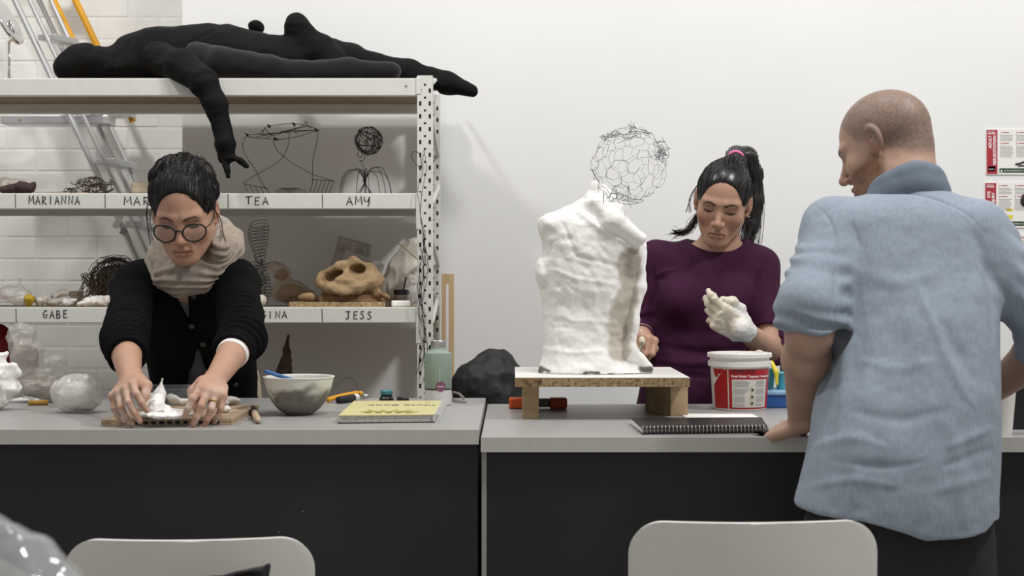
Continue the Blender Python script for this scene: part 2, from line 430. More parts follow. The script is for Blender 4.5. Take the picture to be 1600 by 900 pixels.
for px, lv in ((24, 1), (164, 1), (356, 1), (503.5, 1), (25, 2), (503, 2)):
    yt, ybb = ((303, 325) if lv == 1 else (482, 503))
    a, b = P(px, yt, DF), P(px+.5, ybb, DF); a[1] = b[1] = DF-.0002
    obj('divider_mark', MB().tube([a, b], .0012, 5), M['ink'], fbs[lv])
obj('beam_rivet', MB().lathe([(.003, 0), (.003, .002)], (XR-.035, DF-.001, zl[0]-.025), 8, rotx(math.pi/2)), M['rivet_hole_shade'], fbs[0])
def post(x, y, ztop, front=True):
    cols = [0, .006, .013, .021, .028, .036, .043, PW]; mb = MB(); pitch = .0405
    zz = [0.]; z = .4
    rows = []
    z = .62
    rows.append((0, z, None))
    while z < ztop-.03:
        rows += [(z, z+.014, 's'), (z+.014, z+.022, None), (z+.022, z+.029, 'd'), (z+.029, z+pitch, None)]; z += pitch
    rows.append((z, ztop, None))
    for a, b, kd in rows:
        for j in range(7):
            if kd == 's' and j in (1, 5): continue
            if kd == 'd' and j == 3: continue
            mb.box((x+cols[j], y, a), (x+cols[j+1], y+.002, b))
    mb.box((x, y+.002, 0), (x+.002, y+.038, ztop)); mb.box((x+PW-.002, y+.002, 0), (x+PW, y+.038, ztop))
    o = obj('post', mb, M['rack'], rack)
    obj('hole_shade_box', MB().box((x+.002, y+.010, 0), (x+PW-.002, y+.034, ztop-.004)), M['rivet_hole_shade'], o)  # added dark filler box, its colour stands in for shade inside the slots
    return o
zt = H+(HY-118)/F*DF
for x in (XR, XL-PW):
    post(x, DF-.002, zt); post(x, DR-.036, zt)
    for k in range(9):
        z0 = .35+k*.19
        a = (x+PW-.006, DF+.036, z0+.08); b = (x+PW-.006, DR-.036, z0)
        obj('side_brace', MB().tube([a, b] if k % 2 else [(a[0], a[1], z0), (b[0], b[1], z0+.08)], .008, 6), M['rack'], rack)

# ---------------------------------------------------------------- workbenches
ZBL, ZBR = H-231/F*2.95, H-243/F*2.95
XJ = P(748, 671, 2.95)[0]
def bench(label, x0, x1, z, stripx):
    b = thing('workbench', label, 'workbench', ((x0+x1)/2, 3.35, 0))
    t = obj('worktop', MB().box((x0, 2.952, z-.031), (x1, 3.75, z), bev=.0015), M['lam'], b)
    obj('edge_strip', MB().box((x0, 2.9495, z-.032), (x1, 2.9525, z-.0004)), M['lamedge'], t)
    obj('front_panel', MB().box((x0+(.0125 if stripx < (x0+x1)/2 else .003), 2.975, .06), (x1-.003, 2.995, z-.031)), M['black'], b)
    obj('end_panel', MB().box((stripx, 2.972 if stripx < (x0+x1)/2 else 2.996, 0), (stripx+.010, 3.73, z-.031)), M['gstrip'], b)
    obj('end_panel', MB().box((x0+.3 if stripx > (x0+x1)/2 else x1-.3, 3.02, 0), (x0+.32 if stripx > (x0+x1)/2 else x1-.28, 3.73, z-.031)), M['gstrip'], b)
    return b
bench('grey topped black workbench below the shelving unit', -2.5, XJ, ZBL, XJ-.014)
bench('grey topped black workbench carrying the plaster torso', XJ+.0045, 2.5, ZBR, XJ+.006)
def BL(px, py): d = (H-ZBL)*F/(py-HY); return P(px, py, d)
def BR(px, py): d = (H-ZBR)*F/(py-HY); return P(px, py, d)

# ---------------------------------------------------------------- posters
def poster(label, px, py, hpx, words, extra, shift=0):
    d = YB-.001; a = P(px, py, d); wd, hh = .205, hpx/F*d; sc = d/F
    o = tag(obj('safety_poster', MB().box((a[0], d-.003, a[2]-hh), (a[0]+wd, d, a[2])), M['paper']), label, 'poster')
    yy = d-.0036
    def rect(nm, x0, z0, x1, z1, m): return obj(nm, MB().box((a[0]+x0*sc, yy, a[2]-z1*sc), (a[0]+x1*sc, yy+.0008, a[2]-z0*sc)), m, o)
    def txt(s, size, x, zz, m, rot=False, bold=0., line=None):
        v, f = text_mesh(s, size*sc, 'LEFT', bold*sc)
        if not len(v): return
        p = np.stack([-v[:, 1], np.zeros(len(v)), v[:, 0]], 1) if rot else np.stack([v[:, 0], np.zeros(len(v)), v[:, 1]], 1)
        p += (a[0]+x*sc, yy-.0004, a[2]-zz*sc); obj('lettering', (p, f), m, o)
    bd = rect('red_band', 1, 1, 18, hpx-1, M['red'])
    txt('FIRST AID', 2.4, 3, 4.6, M['wtext']); txt('GUIDE', 4.0, 3, 8, M['wtext'], bold=.12)
    for i, wdt in enumerate(words): txt(wdt, 6.2, 8.5+7.0*i, words_z[i] if False else (30 if i == 0 and len(words) == 2 and len(words[1]) > 8 else (24 if i == 0 else (56 if len(words[1]) > 8 else 36))), M['wtext'], True, .2)
    rect('green_badge', 3.5, hpx-13, 14.5, hpx-5, M['green']); txt('Austin', 3.4, 4.2, hpx-7.6, M['wtext'])
    rect('green_strip', 21, hpx-10, 88, hpx-3, M['green']); txt('IN AN EMERGENCY CALL', 3.4, 28, hpx-5.2, M['wtext'])
    tri = MB().prism([(a[0]+22.5*sc, yy-.0003, a[2]-(hpx-4.2)*sc), (a[0]+26*sc, yy-.0003, a[2]-(hpx-4.2)*sc), (a[0]+24.2*sc, yy-.0003, a[2]-(hpx-8.4)*sc)], (0, 0, 0), (0, .0003, 0))
    obj('warning_triangle', tri, M['wtext'], o)
    for (n, cx, cz) in (('1', 22, 7), ('2', 47, 7), ('3', 70, 7), ('4', 22, 24), ('5', 47, 24), ('6', 70, 24)):
        txt(n, 5.2, cx, cz, M['rtext'])
        rect('printed_heading', cx+4, cz-2.6, cx+12+(int(n) % 3)*2, cz-1.2, M['rtext'])
        lines = MB()
        for r in range(5 if cz < 20 else 9):
            wx = 17+rnd.uniform(0, 4); zz = cz+2+r*2.1
            if zz > hpx-13: break
            lines.box((a[0]+cx*sc, yy, a[2]-(zz+.8)*sc), (a[0]+(cx+wx)*sc, yy+.0008, a[2]-zz*sc))
        if lines.n: obj('printed_lines', lines, M['gtext'], o)
    if extra == 'arm':
        pts = smooth_path([(a[0]+q[0]*sc, yy, a[2]-q[1]*sc) for q in ((46, 55), (52, 54), (57, 52), (63, 51), (72, 52))], 4)
        obj('printed_figure', MB().tube(pts, [.0035]*len(pts), 5), M['btext'], o)
        pts = smooth_path([(a[0]+q[0]*sc, yy, a[2]-q[1]*sc) for q in ((50, 58), (56, 57), (66, 58))], 4)
        obj('printed_figure', MB().tube(pts, [.0025]*len(pts), 5), M['btext'], o)
    if extra == 'eye':
        rect('yellow_panel', 34, 41, 44, 45, M['syellow']); rect('yellow_panel', 34, 51, 44, 57, M['syellow'])
        pts = smooth_path([(a[0]+q[0]*sc, yy, a[2]-q[1]*sc) for q in ((62, 20), (59, 27), (60, 33), (66, 36))], 4)
        obj('printed_figure', MB().tube(pts, [.008]*len(pts), 6), M['btext'], o)
words_z = [30, 56]
poster('adult resuscitation first aid poster on the white wall', 1540, 202, 71, ['ADULT', 'RESUSCITATION'], 'arm')
poster('eye injury first aid poster on the white wall', 1538, 285, 71, ['EYE', 'INJURY'], 'eye')
poster('first aid poster half hidden by the blue shirt shoulder', 1537, 366, 71, ['', ''], '')

# ---------------------------------------------------------------- ladders and mirror
def rail(mb, a, b, w1=.012, w2=.012):
    mb.tube([a, b], w1, 6)
lad = thing('aluminium_ladder', 'silver aluminium ladder leaning behind the shelving against the brick wall', 'ladder', P(240, 900, 5.0))
LD = {'A': ((23, 0), .474, 5.00, .0115), 'B': ((46, 0), .466, 4.98, .008), 'C': ((61, 0), .47, 5.20, .010), 'D': ((79, 0), .468, 5.16, .008)}
def lp(k, py): (x0, y0), s_, d, r = LD[k]; return P(x0+s_*(py-y0), py, d)
for a, b in (('A', 'B'), ('C', 'D')):
    mb = MB()
    for k in (a, b): mb.tube([lp(k, -60), lp(k, 560)], LD[k][3], 8)
    p = [lp(a, -60)+(0, .006, 0), lp(b, -60)+(0, .006, 0), lp(b, 560)+(0, .006, 0), lp(a, 560)+(0, .006, 0)]
    obj('rail', mb, M['alu'], lad, 'auto')
for py in (-40, 58, 155, 252, 350, 450, 545):
    a, b = lp('B', py), lp('D', py+8); t = nrm(b-a)
    mb = MB(); R = frame(b-a, (0, 0, 1)); L = np.linalg.norm(b-a)
    mb.box((-.035, 0, -.011), (.035, L, .011), R, a, bev=.003); obj('step', mb, M['alu'], lad)
obj('warning_sticker', MB().box((-.011, -.002, -.03), (.011, 0, .03), roty(.44), lp('A', 345)+(0, -.013, 0)), M['paper'], lad)
obj('warning_sticker', MB().box((-.011, -.002, -.012), (.011, 0, .012), roty(.44), lp('A', 362)+(0, -.0135, 0)), M['gtext'], lad)
tr = thing('step_ladder', 'yellow railed step ladder standing behind the shelving', 'ladder', P(200, 900, 5.22))
for x0 in (86, 120):
    obj('rail', MB().tube([P(x0-28, -60, 5.26), P(x0+60, 128, 5.26), P(x0+250, 640, 5.26)] if False else [P(x0-31, -60, 5.27), P(x0+88, 190, 5.27)], .013, 8), M['yellow'], tr, 'auto')
for py in (-45, 180):
    obj('step', MB().box((0, -.04, -.01), (.09, .04, .01), None, P(86+.476*py, py, 5.25), bev=.003), M['alu'], tr)
pf = MB().box((-.34, -.05, -.016), (.06, .05, .016), None, P(150, 189, 5.15), bev=.003)
obj('platform', pf, M['alu'], lad)
obj('bolt', MB().lathe([(.006, 0), (.006, .003)], P(38, 189, 5.15)+(0, -.0505, 0), 10, rotx(math.pi/2)), M['chrome'], lad)
# desk mirror on the top shelf
mz = zl[0]; mp = P(14, 122, 4.42); mp[2] = mz
mir = thing('table_mirror', 'round chrome table mirror standing on the top shelf', 'mirror', mp)
obj('foot', MB().lathe([(.052, 0), (.05, .004), (.012, .010), (.005, .014)], mp, 24), M['chrome'], mir, True)
obj('stem', MB().tube([mp+(0, 0, .01), mp+(0, 0, .13)], .004, 8), M['chrome'], mir, True)
mc = mp+np.array((.0, -.01, .19)); Rm = rotz(math.radians(88))@rotx(math.radians(65))
obj('mirror_rim', MB().lathe([(.072, -.006), (.080, -.004), (.081, .004), (.072, .006)], mc, 32, Rm), M['chrome'], mir, True)
obj('mirror_glass', MB().lathe([(.071, .0045), (.071, .0065)], mc, 32, Rm), M['chrome'], mir)
arc = [mp+np.array((0, 0, .13))+np.array((.03*math.cos(t)*0, .02*math.sin(t), .02*math.sin(t*.5))) for t in np.linspace(0, 3, 6)]
obj('yoke', MB().tube(smooth_path([mp+(0, 0, .125), mp+(.02, -.02, .14), mp+(.022, -.03, .17), mc+(.01, -.01, 0)], 4), .005, 6), M['chrome'], mir, True)

# ---------------------------------------------------------------- chairs
def chair(label, cx, d, wd, ztop, rot):
    base = np.array((cx, d, 0.)); R = rotz(rot)
    ch = thing('plastic_chair', label, 'chair', base)
    def tr_(v): return np.asarray(v)@R.T+base
    def shell(nm, fn, nu, nv, th):
        V = []; 
        for i in range(nu+1):
            for j in range(nv+1): V.append(fn(i/nu, j/nv))
        V = np.array(V); f = [(i*(nv+1)+j, (i+1)*(nv+1)+j, (i+1)*(nv+1)+j+1, i*(nv+1)+j+1) for i in range(nu) for j in range(nv)]
        o = obj(nm, (tr_(V), f), M['white'], ch, True)
        md = o.modifiers.new('t', 'SOLIDIFY'); md.thickness = th; md.offset = 0
        md2 = o.modifiers.new('b', 'BEVEL'); md2.width = th*.4; md2.segments = 3; md2.limit_method = 'ANGLE'; md2.angle_limit = math.radians(50)
        return o
    hb = .36; rc = .055
    def back(u, v):
        # v along height 0..1, u across; rounded corners by superellipse mapping
        z = v*hb; t = max(0, (z-(hb-rc))/rc); half = wd/2-rc*(1-math.sqrt(max(0, 1-t*t))) if t > 0 else wd/2
        x = (u*2-1)*half
        return (x, .035*(1-(2*x/wd)**2)*-1+.03*(1-v)**2, ztop-hb+z)
    def backv(u, v): return back(u, 1-(1-v)**1.6 if False else math.sin(v*math.pi/2))
    shell('backrest', backv, 24, 28, .012)
    def seat(u, v):
        x = (u*2-1)*(wd/2-.01); y = .04+v*.40; return (x, y, .445-.02*math.sin(v*math.pi)+.03*(1-v)**4+.012*(2*u-1)**2)
    shell('seat', seat, 16, 16, .010)
    for sx in (-1, 1):
        for (y0, y1) in ((.06, -.0), (.40, .44)):
            obj('leg', MB().tube([tr_((sx*(wd/2-.05), y0, .44)), tr_((sx*(wd/2-.015), y1, 0))], .011, 10), M['chrome'], ch, True)
        obj('back_support', MB().tube(smooth_path([tr_((sx*(wd/2-.06), .16, .435)), tr_((sx*(wd/2-.06), .03, .45)), tr_((sx*(wd/2-.06), .012, .62))], 5), .011, 8), M['white'], ch, True)
    return ch
chair('white plastic chair in front of the plaster torso bench', P(1176, 811, 2.28)[0], 2.28, .410, H-371/F*2.28, math.radians(2.0))
chair('white plastic chair standing behind the dark bag', P(298, 840, 2.28)[0], 2.28, .405, H-398/F*2.28, math.radians(3.5))
# ---------------------------------------------------------------- things on the shelves
rs = np.random.RandomState(11)
M.update(
 felt=mat('black_cloth', '#070708', .8, bump=(120, .25), spec=.25), felt2=mat('grey_felt', '#121215', .9, bump=(150, .3), sheen=.2, spec=.3),
 clay=mat('dry_clay', '#9c8263', .85, noise=[(18, '#7f6142', .45, .7, .7), (60, '#c0a079', .55, .75, .5)], bump=(50, .6)),
 clayd=mat('dark_clay', '#6b5037', .85, noise=[(30, '#4a3624', .45, .7, .7)], bump=(50, .6)),
 poly=mat('clear_polythene', '#d9d5ce', .12, alpha=.36, bump=(22, 1.), spec=.9, bdist=.012), poly2=mat('milky_polythene', '#e9e6e1', .16, alpha=.52, bump=(22, 1.), spec=.8, bdist=.012),
 polyclay=mat('tan_polythene', '#cbb69a', .18, alpha=.42, bump=(24, 1.), bdist=.010), foil=mat('smoky_polythene', '#c4c6c9', .1, alpha=.55, bump=(9, 1.), spec=1.),
 stone=mat('rough_plaster', '#c9c3b8', .85, noise=[(40, '#a89f90', .45, .7, .7)], bump=(50, .6)),
 gslab=mat('grey_slab', '#bab5ad', .85, noise=[(30, '#7a7670', .45, .7, .6)], bump=(60, .4)),
 plum=mat('plum_cloth', '#3d2b2f', .8, bump=(60, .5)), cloth=mat('canvas_cloth', '#d6d1c5', .85, bump=(90, .3)),
 brass=mat('brass', '#a8874a', .35, .8), pinkwood=mat('pale_wood', '#c7ae97', .7),
)
def lump(parts, amp, fr, h=.004, k=.02, oct_=3):
    f = Field()
    for q in parts:
        c, r = q[0], q[1]; f.ell(c, r, q[2] if len(q) > 2 else None, k)
    return disp(f.mesh(h), lambda v, n: amp*(.9*crumple(v*fr*.6+c[0]*31, oct_)+.35*fbm(v*fr*.7, 2)))
# black cloth dummy on the top shelf
zt0 = zl[0]
dm = thing('cloth_dummy', 'black stuffed cloth figure sprawled along the top shelf', 'dummy', P(380, 122, 4.55))
f = Field()
f.ell(P(135, 100, 4.55)+(0, 0, .004), (.092, .085, .066), None, .03); f.ell(P(112, 108, 4.55), (.06, .07, .05), None, .02)
f.cap(P(165, 105, 4.56), P(205, 92, 4.6), .045, .075, .03)
f.ell(P(262, 86, 4.6), (.16, .13, .10), roty(-.08), .04); f.ell(P(350, 84, 4.62), (.18, .12, .098), None, .05)
f.ell(P(430, 96, 4.62), (.13, .12, .085), None, .05); f.ell(P(245, 110, 4.6), (.19, .13, .06), None, .04); f.ell(P(380, 118, 4.6), (.2, .12, .05), None, .04)
f.chain([P(470, 88, 4.66), P(545, 100, 4.68), P(640, 118, 4.66), P(700, 130, 4.62), P(738, 142, 4.6)], [.085, .066, .045, .037, .020], .02)   # far leg
f.chain([P(452, 100, 4.62), P(478, 84, 4.6), P(462, 40, 4.58)], [.06, .055, .040], .015); f.ell(P(462, 42, 4.58), (.035, .03, .045), roty(.3), .015)
f.cap(P(470, 45, 4.58), P(500, 85, 4.6), .038, .045, .012); f.cap(P(500, 80, 4.6), P(530, 115, 4.58), .055, .05, .02)
f.ell(P(400, 42, 4.7), (.032, .03, .03), None, .01)
f.plane((0, 4.6, zt0+.001), (0, 0, -1)) if False else None
def dummy_disp(v, n):
    r = .004*fbm(v*(9, 9, 9), 3)+.005*crumple(v*(7, 7, 11), 3)+.003*np.sin(v[:, 0]*70+3*vnoise(v*7))*sstep(vnoise(v*6), .0, .5)
    px, py = PX(v)
    pc = np.stack([px, py], 1)
    for pts in ([(150, 66), (140, 82)], [(175, 88), (166, 100)], [(205, 60), (180, 100)], [(300, 70), (312, 58), (330, 50)]):
        r = r-.006*np.exp(-(segdist(pc, pts)/3.5)**2)
    return r
body_v, body_f = disp(f.mesh(.006), dummy_disp)
keep = body_v[:, 0] < XR+.05; body_v[:, 2] = np.where(keep, np.maximum(body_v[:, 2], zt0+.002), body_v[:, 2])
sobj('stuffed_body', (body_v, body_f), M['felt'], dm)
f = Field(); SA = [P(250, 92, 4.47), P(285, 104, 4.37), P(318, 128, 4.305), P(338, 165, 4.295), P(348, 205, 4.295)]
f.chain(SA, [.052, .052, .044, .036, .030], .02); f.ell(SA[0]+(-.005, .01, .0), (.06, .05, .055), None, .02)
f.chain([SA[-1], P(352, 225, 4.29), P(358, 245, 4.285)], [.030, .033, .022], .01)
f.chain([P(352, 235, 4.285), P(353, 256, 4.28), P(357, 275, 4.275)], [.017, .0125, .010], .006)
f.chain([P(362, 228, 4.285), P(362, 244, 4.28), P(373, 252, 4.27), P(385, 258, 4.265)], [.016, .012, .0105, .009], .006)
f.chain([P(345, 230, 4.3), P(346, 252, 4.3)], [.015, .010], .006)
sobj('hanging_arm', disp(f.mesh(.005), lambda v, n: .003*crumple(v*(16, 16, 22), 3)+.003*np.sin(v[:, 2]*120+4*vnoise(v*14))*sstep(vnoise(v*12+5), -.1, .5)), M['felt'], dm)
f = Field()
f.chain([P(305, 82, 4.50), P(345, 96, 4.46), P(420, 106, 4.45), P(470, 112, 4.45), P(545, 110, 4.45), P(612, 111, 4.45)], [.035, .046, .040, .034, .038, .031], .02)
fv = disp(f.mesh(.005), lambda v, n: .0035*fbm(v*14, 3)); fv[0][:, 2] = np.maximum(fv[0][:, 2], zt0+.002)
sobj('felt_leg', fv, M['felt2'], dm)
obj('safety_pin', MB().tube([P(452, 92, 4.53), P(458, 81, 4.53)], .0012, 5), M['chrome'], dm)
# wire sculpture TEA
def wires(paths, r, smoothn=5):
    mb = MB()
    for p in paths: mb.tube(smooth_path(p, smoothn) if smoothn else np.array(p), r, 5)
    return mb
def jit(p, a): return [q+rs.uniform(-a, a, 3) for q in p]
tea = thing('wire_sculpture', 'wire figure of crossed curves under a tangled wire lid', 'sculpture', P(450, 302, 4.58))
top = []
for (a, b) in (((386, 211), (498, 203)), ((388, 214), (440, 218)), ((430, 219), (496, 204)), ((405, 210), (420, 197)), ((420, 197), (460, 193)), ((460, 193), (494, 201)), ((405, 213), (470, 198)), ((415, 215), (480, 197)), ((412, 198), (425, 212)), ((458, 192), (463, 210)), ((470, 199), (478, 190)), ((478, 190), (486, 200)), ((410, 212), (412, 204)), ((440, 205), (500, 203)), ((400, 214), (455, 206))):
    da, db = 4.45+rs.rand()*.2, 4.45+rs.rand()*.2
    top.append([P(*a, da), P((a[0]+b[0])/2, (a[1]+b[1])/2+rs.uniform(-1.5, 2.5), (da+db)/2), P(*b, db)])
for p in ((386, 211), (430, 217), (459, 194), (494, 203), (420, 197)):
    c = P(*p, 4.5); top.append([c+.006*np.array((math.cos(t*2.4), math.sin(t*1.7), math.sin(t*2.1))) for t in range(9)])
obj('wire_lid', wires(top, .0011), M['wire'], tea)
for cv in ([(384, 213), (379, 228), (385, 245), (400, 267), (408, 284), (415, 295)], [(452, 205), (450, 228), (438, 250), (415, 265), (393, 277), (380, 287)],
           [(427, 218), (432, 233), (450, 250), (475, 265), (490, 273), (522, 283)], [(497, 206), (494, 228), (489, 250), (488, 282)]):
    obj('wire_curve', wires([[P(x, y, 4.5+.1*i/5) for i, (x, y) in enumerate(cv)]], .0011), M['wire'], tea)
zc = lambda px, d: (lambda p: np.array((p[0], p[1], zl[1]+.001)))(P(px, 300, d))
comb = [[P(380, 287, 4.5), P(415, 294, 4.62)], [P(488, 280, 4.5), P(522, 283, 4.6)]]
for i in range(5): comb.append([P(382+i*8, 287+i*1.8, 4.5+.03*i), P(385+i*8, 295, 4.5+.03*i), zc(390+i*8, 4.5+.03*i)])
for i in range(6): comb.append([P(489+i*6.5, 280+i*.7, 4.5+.02*i), P(487+i*6.2, 291, 4.5+.02*i), zc(482+i*6, 4.5+.02*i)])
for i in range(6): comb.append([zc(425+i*4, 4.55), P(440+i*5, 294, 4.5), zc(460+i*5, 4.5)])
obj('wire_comb', wires(comb, .0011), M['wire'], tea)
# wire sculpture AMY
amy = thing('wire_sculpture', 'wire figure with a tangled ball head and splayed wire legs', 'sculpture', P(575, 302, 4.55))
bc = P(576, 220, 4.55); mb = MB()
for i in range(34):
    ax = nrm(rs.randn(3)); u = nrm(np.cross(ax, rs.randn(3))); v = np.cross(ax, u); r = .047*rs.uniform(.86, 1.02); o_ = ax*rs.uniform(-.022, .022); rr = math.sqrt(max(r*r-o_@o_, 1e-5))
    mb.tube([bc+o_+rr*(math.cos(t)*u+math.sin(t)*v)+rs.randn(3)*.0012 for t in np.linspace(0, rs.uniform(4, 6.2), 22)], .0008, 4)
obj('wire_ball', mb, M['wire'], amy)
hk = [(561, 236), (558, 241), (562, 246), (567, 242), (563, 235), (568, 239), (570, 246), (566, 251), (561, 250)]
obj('wire_hook', wires([[P(x, y, 4.52+.003*i) for i, (x, y) in enumerate(hk)], [P(563, 250, 4.53), P(568, 262, 4.54), P(570, 283, 4.55)]], .0011), M['wire'], amy)
lg = []
for i in range(11):
    a = i*2*math.pi/11+.3; ex = math.cos(a)*44+rs.uniform(-6, 6); dy = math.sin(a)*.10
    lg.append([P(570, 282, 4.55), P(570+ex*.25, 266+rs.uniform(-3, 3), 4.55+dy*.3), P(570+ex*.62, 262+rs.uniform(0, 9), 4.55+dy*.6), P(570+ex*.85, 280, 4.55+dy*.85), zc(570+ex, 4.55+dy)])
for i in range(8):
    a = i*.8; lg.append([P(570, 275, 4.55), P(570+rs.uniform(-2, 2), 285, 4.55), zc(570+math.cos(a)*16, 4.55+.04*math.sin(a))])
obj('wire_leg', wires(lg, .0010), M['wire'], amy)
obj('wire_binding', wires([[P(570, 282, 4.55)+.005*np.array((math.cos(t), math.sin(t), (t-10)*.06)) for t in np.linspace(0, 20, 40)]], .001, 0), M['wire'], amy)
# left end of the upper shelf
def rest(vf, z):
    v = vf[0].copy(); v[:, 2] += z-v[:, 2].min(); return v, vf[1]
def tang(c, R_, n, r, m, seed, flat=.6):
    q = np.random.RandomState(seed); mb = MB()
    for i in range(n):
        p = c+q.randn(3)*R_*(.35, .35, .18); d = nrm(q.randn(3))*R_*.35; pts = [p]
        for k in range(7): d = nrm(d+q.randn(3)*R_*.35)*R_*.28; p = p+d; e = (p-c)/(R_, R_, R_*flat); l = np.linalg.norm(e); p = c+(p-c)/max(1, l); pts.append(p)
        mb.tube(smooth_path(pts, 3), r, 4)
    return mb
tag(sobj('plaster_lump', rest(lump([(P(12, 288, 4.5), (.055, .05, .026)), (P(28, 293, 4.5), (.05, .05, .02))], .008, 30), zl[1]), M['stone']), 'grey crumbly lump on the upper shelf beside plum scrap', 'plaster lump')
tag(sobj('cloth_scrap', rest(disp(Field().chain([P(5, 297, 4.42), P(35, 293, 4.42), P(48, 294, 4.42), P(53, 287, 4.42)], [.012, .018, .012, .007], .01).mesh(.004), lambda v, n: .004*fbm(v*40, 3)), zl[1]), M['plum']), 'dark plum scrap with an upturned tip on the upper shelf', 'scrap')
tag(obj('wood_offcut', MB().box((0, 0, 0), (.135, .10, .008), rotz(-.06), (P(72, 300, 4.44)[0], 4.44, zl[1])), M['pinkwood']), 'thin pale wooden offcut under the name Marianna', 'wood')
mb = tang(P(148, 290, 4.5), .065, 30, .0014, None, 5, .42)
tag(obj('wire_bundle', mb, M['bwire']), 'tangled bundle of brown wire on the upper shelf', 'wire')
mb = tang(P(112, 297, 4.40), .032, 8, .0012, None, 9, .2)
tag(obj('wire_bundle', mb, M['bwire']), 'thin loose brown wires beside the larger wire bundle', 'wire')
tag(sobj('clay_block', rest(disp(Field().box(P(226, 293, 4.5), (.04, .04, .021), rotz(.2), .01).mesh(.004), lambda v, n: .003*fbm(v*30, 3)), zl[1]), mat('beige_clay', '#b3a693', .8, bump=(40, .4))), 'beige clay block on the upper shelf behind the dark bun', 'clay block')
tag(sobj('plaster_crumb', rest(lump([(P(338, 299, 4.5), (.022, .02, .008))], .003, 60), zl[1]), M['stone']), 'small flat plaster crumb left of the wire figure', 'plaster')
# middle shelf, left
z2 = zl[2]
def bag(name, label, cat, parts, m, z, amp=.012, fr=16, inner=None, h=.004, knot=None):
    b = thing(name, label, cat, (parts[0][0][0], parts[0][0][1], z))
    vf = rest(lump(parts, amp*.8, fr*1.25, h, .02, 4), z+.0005)
    if inner is not None: inner = rest(lump([(q[0], np.array(q[1])*.74) for q in parts if min(q[1]) > .02], amp*.3, fr, h, .02, 3), z+.004)
    sobj('plastic_wrap', vf, m, b)
    if inner is not None: sobj('contents', inner, inner_m, b)
    return b
inner_m = M['stone']
bag('plastic_bag', 'crumpled clear plastic bag on the middle shelf', 'bag', [(P(28, 458, 4.5), (.046, .045, .034)), (P(12, 455, 4.5), (.03, .03, .022)), (P(31, 441, 4.5), (.008, .01, .02))], M['poly2'], z2, .012, 26)
tag(sobj('yellow_sponge', rest(lump([(P(46, 468, 4.44), (.017, .02, .020))], .005, 60), z2), mat('sponge', '#a8902c', .9, bump=(80, .8))), 'mustard yellow sponge piece beside the plastic bag', 'sponge')
frag = [(63, 467, .020, .017, 'grey rounded plaster fragment beside the sponge'), (84, 471, .024, .011, 'flat pale fragment on the shelf over the name Gabe'), (106, 473, .026, .012, 'white peaked plaster fragment on the middle shelf'),
        (132, 474, .024, .009, 'low white plaster slab on the middle shelf'), (158, 468, .026, .020, 'ridged white plaster fragment beside the black sleeve'), (92, 458, .03, .012, 'long grey bone-like fragment lying over others'), (138, 461, .022, .016, 'broken white plaster piece before the rusty wires')]
for i, (x, y, a, b, lb) in enumerate(frag):
    vf = lump([(P(x, y, 4.46+.02*(i % 3)), (a, .02, b), roty(-.3 if i == 5 else rs.uniform(-.2, .2))), (P(x+8, y-3, 4.46+.02*(i % 3)), (a*.6, .015, b*.8))], .006, 45, .003, .006)
    if i != 5: vf = rest(vf, z2)
    else: vf = rest(vf, z2+.022)
    tag(sobj('plaster_fragment', vf, M['plast'] if i in (2, 3, 4, 6) else M['stone']), lb, 'plaster')
tag(obj('wooden_block', MB().box((-.022, -.02, 0), (.022, .02, .05), rotz(.3), (P(120, 470, 4.52)[0], 4.52, z2), bev=.003), mat('dark_block', '#7c7062', .8, bump=(40, .4))), 'small brown block among the plaster fragments', 'block')
cg = thing('wire_basket', 'dark wire mesh dome bristling with rusty wire strands', 'basket', P(175, 478, 4.6))
bc = P(180, 435, 4.6); mb = MB()
for i in range(60):
    ax = nrm(rs.randn(3)); u = nrm(np.cross(ax, rs.randn(3))); v = np.cross(ax, u); o_ = ax*rs.uniform(-.05, .05)
    pts = [bc+np.array((1.1, 1, .95))*(o_+.068*(math.cos(t)*u+math.sin(t)*v))+rs.randn(3)*.0015 for t in np.linspace(0, 6.2, 16)]
    mb.tube(pts, .0011, 4)
obj('mesh_dome', mb, mat('mesh_wire', '#5b554d', .6, .4), cg)
sobj('inner_lump', rest(lump([(P(180, 438, 4.6), (.06, .05, .06)), (P(176, 462, 4.6), (.05, .05, .035))], .008, 22, .005), z2+.001), mat('core', '#5a5149', .9, bump=(40, .6)), cg)
mb = MB()
for i in range(44):
    a = P(rs.uniform(135, 175), rs.uniform(428, 445), 4.55); b = P(rs.uniform(118, 172), rs.uniform(455, 476), 4.47+rs.rand()*.08)
    c = (a+b)/2+rs.randn(3)*.012; mb.tube(smooth_path([a+rs.randn(3)*.01, a+(-.012, -.02, .006), c, b], 4), .0013, 4)
obj('wire_strands', mb, M['bwire'], cg)
# spring column
mb = MB(); pts = []
for t in np.linspace(0, 1, 800):
    a = t*2*math.pi*26; cx = 405+math.sin(t*5)*5+10*(t-.5)*(1 if t > .6 else .2); y = 474-t*130; r = .024*(1+.35*math.sin(t*9))*(1 if t < .75 else 1.05)
    c = P(cx, y, 4.52); pts.append(c+np.array((r*math.cos(a), r*math.sin(a), .010*math.cos(a+1)*(t > .55))))
mb.tube(pts, .0010, 4)
for i in range(9): mb.tube(smooth_path([P(405, 410+i*6, 4.52)+rs.randn(3)*.02 for _ in range(7)], 4), .0009, 4)
pts = np.concatenate(mb.v); lo = pts[:, 2].min()
for v in mb.v: v[:, 2] += z2-lo
tag(obj('wire_spring', mb, M['wire']), 'tall leaning coil of dark wire behind the cardigan shoulder', 'wire')
